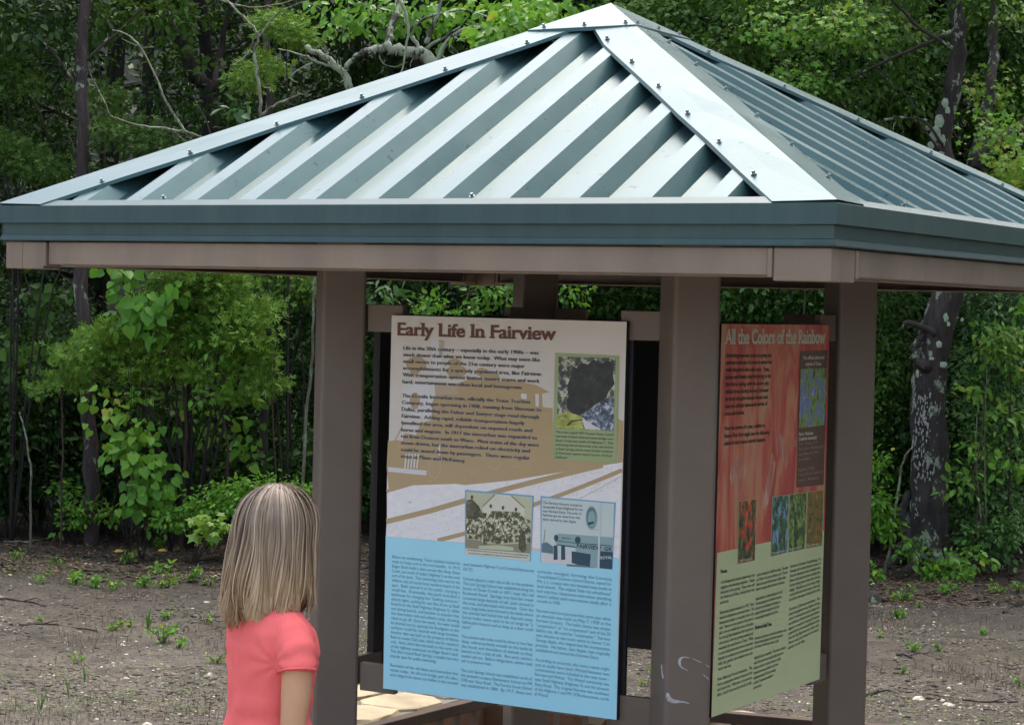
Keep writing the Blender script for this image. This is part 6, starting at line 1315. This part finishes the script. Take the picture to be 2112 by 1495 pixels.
# sleeve hems and lower hem: thin rolled edges
hm = MB()
for s_ in (-1, 1):
    c0 = np.array([s_*.1595, -.011+LA(s_)*.85, .869]); ax_ = unit(np.array([s_*.006, -.002, -.019])); u_ = unit(np.cross(ax_, [0, 1, 0])); v_ = np.cross(ax_, u_)
    hm.tube([c0+(u_*math.cos(t_)+v_*math.sin(t_))*(.0462+.0008*math.sin(3*t_)) for t_ in np.linspace(0, 2*PI, 26)], .0022, 6, cap=False)
hm.build('sleeve_hem', M_SHIRT, girl, smooth=True)
mb = MB(); loft(mb, [(.42, .15, .085, 0), (.50, .148, .098, 0), (.58, .142, .105, -.008), (.635, .141, .106, -.010), (.66, .132, .098, -.008)], 24); me = eval_mesh(mb, 'shorts', .008, 3, M_DENIM); put('shorts', me, girl)
for s_ in (-1, 1):
    mb = MB(); mb.tube([(s_*.078, -.045, .030), (s_*.080, .03, .032), (s_*.084, .10, .026), (s_*.086, .145, .020)], [.028, .033, .032, .018], 12); mb.box((s_*.08-.034, -.065, 0.0), (s_*.08+.038, .155, .014)); me = eval_mesh(mb, 'shoe', .006, 3, M_SHOE); put('shoe', me, girl)
# hair: an inner mass plus thousands of separate locks
def hair_mat():
    m, nt, b = nodes('hair'); at_ = nt.nodes.new('ShaderNodeAttribute'); at_.attribute_name = 'rnd'; tc = nt.nodes.new('ShaderNodeTexCoord'); sp = nt.nodes.new('ShaderNodeSeparateXYZ'); nt.links.new(tc.outputs['Object'], sp.inputs[0])
    n = _noise(nt, 20, 3, .6, 'Object', .3, (1.6, 1.6, .20)); 
    a1 = nt.nodes.new('ShaderNodeMath'); a1.operation = 'MULTIPLY_ADD'; a1.inputs[1].default_value = 0.66; nt.links.new(n.outputs[0], a1.inputs[0]); 
    a2 = nt.nodes.new('ShaderNodeMath'); a2.operation = 'MULTIPLY'; a2.inputs[1].default_value = 0.34; nt.links.new(at_.outputs['Fac'], a2.inputs[0]); nt.links.new(a2.outputs[0], a1.inputs[2])
    r1 = _ramp(nt, a1.outputs[0], [(.20, (.115, .080, .055)), (.40, (.20, .150, .110)), (.60, (.32, .245, .180)), (.82, (.56, .45, .33))])
    r2 = _ramp(nt, a1.outputs[0], [(.20, (.17, .10, .050)), (.40, (.36, .235, .13)), (.60, (.54, .385, .22)), (.82, (.76, .60, .38))])
    mr = nt.nodes.new('ShaderNodeMapRange'); mr.inputs['From Min'].default_value = 1.20; mr.inputs['From Max'].default_value = .99; nt.links.new(sp.outputs['Z'], mr.inputs['Value'])
    mx = nt.nodes.new('ShaderNodeMix'); mx.data_type = 'RGBA'; nt.links.new(mr.outputs[0], mx.inputs['Factor']); nt.links.new(r1.outputs[0], mx.inputs['A']); nt.links.new(r2.outputs[0], mx.inputs['B'])
    nt.links.new(mx.outputs['Result'], b.inputs['Base Color']); b.inputs['Roughness'].default_value = .42; b.inputs['Specular IOR Level'].default_value = .45; return m
M_HAIR = hair_mat(); M_HAIRIN = mat('hair_inner', (.15, .105, .07), .8, .2, 30)
HC = np.array([0, .010, 1.195])
def env_r(z, phi):
    """outline of the hair mass at height z for azimuth phi (0 = face, pi = back)"""
    back = .5-.5*math.cos(phi); left = -math.sin(phi)
    prof = np.interp(z, [.94, .97, 1.00, 1.04, 1.08, 1.13, 1.19], [.84, .98, 1.10, 1.15, 1.13, 1.06, 1.0])
    rx = .086*prof; ry = .104*(prof*(.86+.14*back))
    ex = 1+.05*max(left, 0)*np.clip((1.12-z)/.15, 0, 1)
    return rx*ex, ry*ex
def strand(phi, th0, zend, lift, wave, ph):
    P_ = []; th1 = math.radians(92)
    for t in np.linspace(th0, th1, 9):
        # front locks are swept sideways off the face as they fall
        ph2 = phi if abs(phi) > .95 else math.copysign(phi_target(phi), phi)*((t-th0)/(th1-th0))+phi*(1-(t-th0)/(th1-th0))
        R_ = 1+lift*.25*math.sin(min(t, 1.5)); P_.append(HC+np.array([.086*R_*math.sin(t)*math.sin(ph2), .104*R_*math.sin(t)*math.cos(ph2), (.106+lift*.004)*math.cos(t)*R_]))
    z0 = P_[-1][2]; n = 11
    for i in range(1, n+1):
        f = i/n; z = z0+(zend-z0)*f; rx, ry = env_r(z, ph2); q = 1+lift*.25+wave*.035*math.sin(f*5+ph)
        cur = max(0, f-.82)/.18; q *= 1-.16*cur*(1 if ph > 3.4 else -.6)
        a_ = ph2+.05*math.sin(f*4+ph)+.07*f*math.sin(ph2*5); P_.append(np.array([HC[0]+rx*q*math.sin(a_)-.010*f*f, HC[1]+ry*q*math.cos(a_)-.012*f, z]))
    return P_
def phi_target(phi): return .62+abs(phi)*.45
N = 9000; S_all = []; rr = random.Random(5); rnds = []
for i in range(N):
    phi = rr.uniform(-PI, PI); th0 = math.radians(rr.uniform(2, 70)) if rr.random() < .75 else math.radians(rr.uniform(2, 15))
    if abs(phi) < .9: th0 = math.radians(rr.uniform(4, 34))
    left = -math.sin(phi if abs(phi) > 1.15 else math.copysign(1.3, phi)); zend = .986-.022*max(left, -.7)+rr.gauss(0, .009)-(.012 if abs(phi) > 2.2 else 0)
    lock = math.sin(phi*13+.5)+math.sin(phi*29+1)
    S_all.append(strand(phi+rr.gauss(0, .015), th0, zend+.006*lock+(rr.uniform(-.01, .03) if rr.random() < .3 else 0), (rr.uniform(-.10, .10) if rr.random() < .97 else rr.uniform(.1, .5))+.010*lock, rr.uniform(.2, 1), (phi*9+rr.uniform(0, 1)) % 6.28)); rnds.append(min(1, max(0, .56+.04*math.sin(phi*17)+.06*math.sin(phi*7.3+2)+rr.gauss(0, .24)+(.35 if rr.random() < .04 else 0))))
S_all = np.array(S_all)
for _ in range(4): S_all[:, 1:-1] = S_all[:, 1:-1]*.5+.25*(S_all[:, 2:]+S_all[:, :-2])
K = S_all.shape[1]; tn = np.gradient(S_all, axis=1); outw = S_all-np.array([0, .01, 1.15]); outw[..., 2] *= .3; side = unit(np.cross(tn, outw)); side = unit(side+RNG.normal(size=(N, 1, 3))*.25)
wd = np.interp(np.arange(K)/(K-1), [0, .15, .75, 1], [.0009, .0017, .0015, .0003])[None, :, None]*(.7+.6*RNG.random((N, 1, 1)))
V = np.stack([S_all-side*wd, S_all+side*wd], 2).reshape(N, 2*K, 3)
hair = put('hair', fast_mesh('hair', V, 2*K, [(2*i, 2*i+1, 2*i+3, 2*i+2) for i in range(K-1)], M_HAIR, np.array(rnds), True), girl)
mb = MB(); k = 30; rows = []
for t in np.linspace(.12, 1.58, 8):
    rows.append([HC+np.array([.083*math.sin(t)*math.sin(a), .100*math.sin(t)*math.cos(a) if math.cos(a) < .3 else min(.100*math.sin(t)*math.cos(a), .055), .103*math.cos(t)]) for a in np.linspace(0, 2*PI, k, endpoint=False)])
for z in (1.15, 1.11, 1.07, 1.03, 1.005):
    rr_ = []
    for a in np.linspace(0, 2*PI, k, endpoint=False):
        rx, ry = env_r(z, a if a < PI else a-2*PI); f = (1.19-z)/.2; rr_.append(np.array([rx*.93*math.sin(a)-.010*f*f, HC[1]+min(ry*.93*math.cos(a), .035)-.012*f, z]))
    rows.append(rr_)
VV = np.array(rows).reshape(-1, 3); nr = len(rows); mb.add(VV, [(i*k+j, (i+1)*k+j, (i+1)*k+(j+1) % k, i*k+(j+1) % k) for i in range(nr-1) for j in range(k)]+[tuple(range(k)), tuple((nr-1)*k+j for j in range(k-1, -1, -1))])
mb.build('hair_mass', M_HAIRIN, hair, smooth=True)
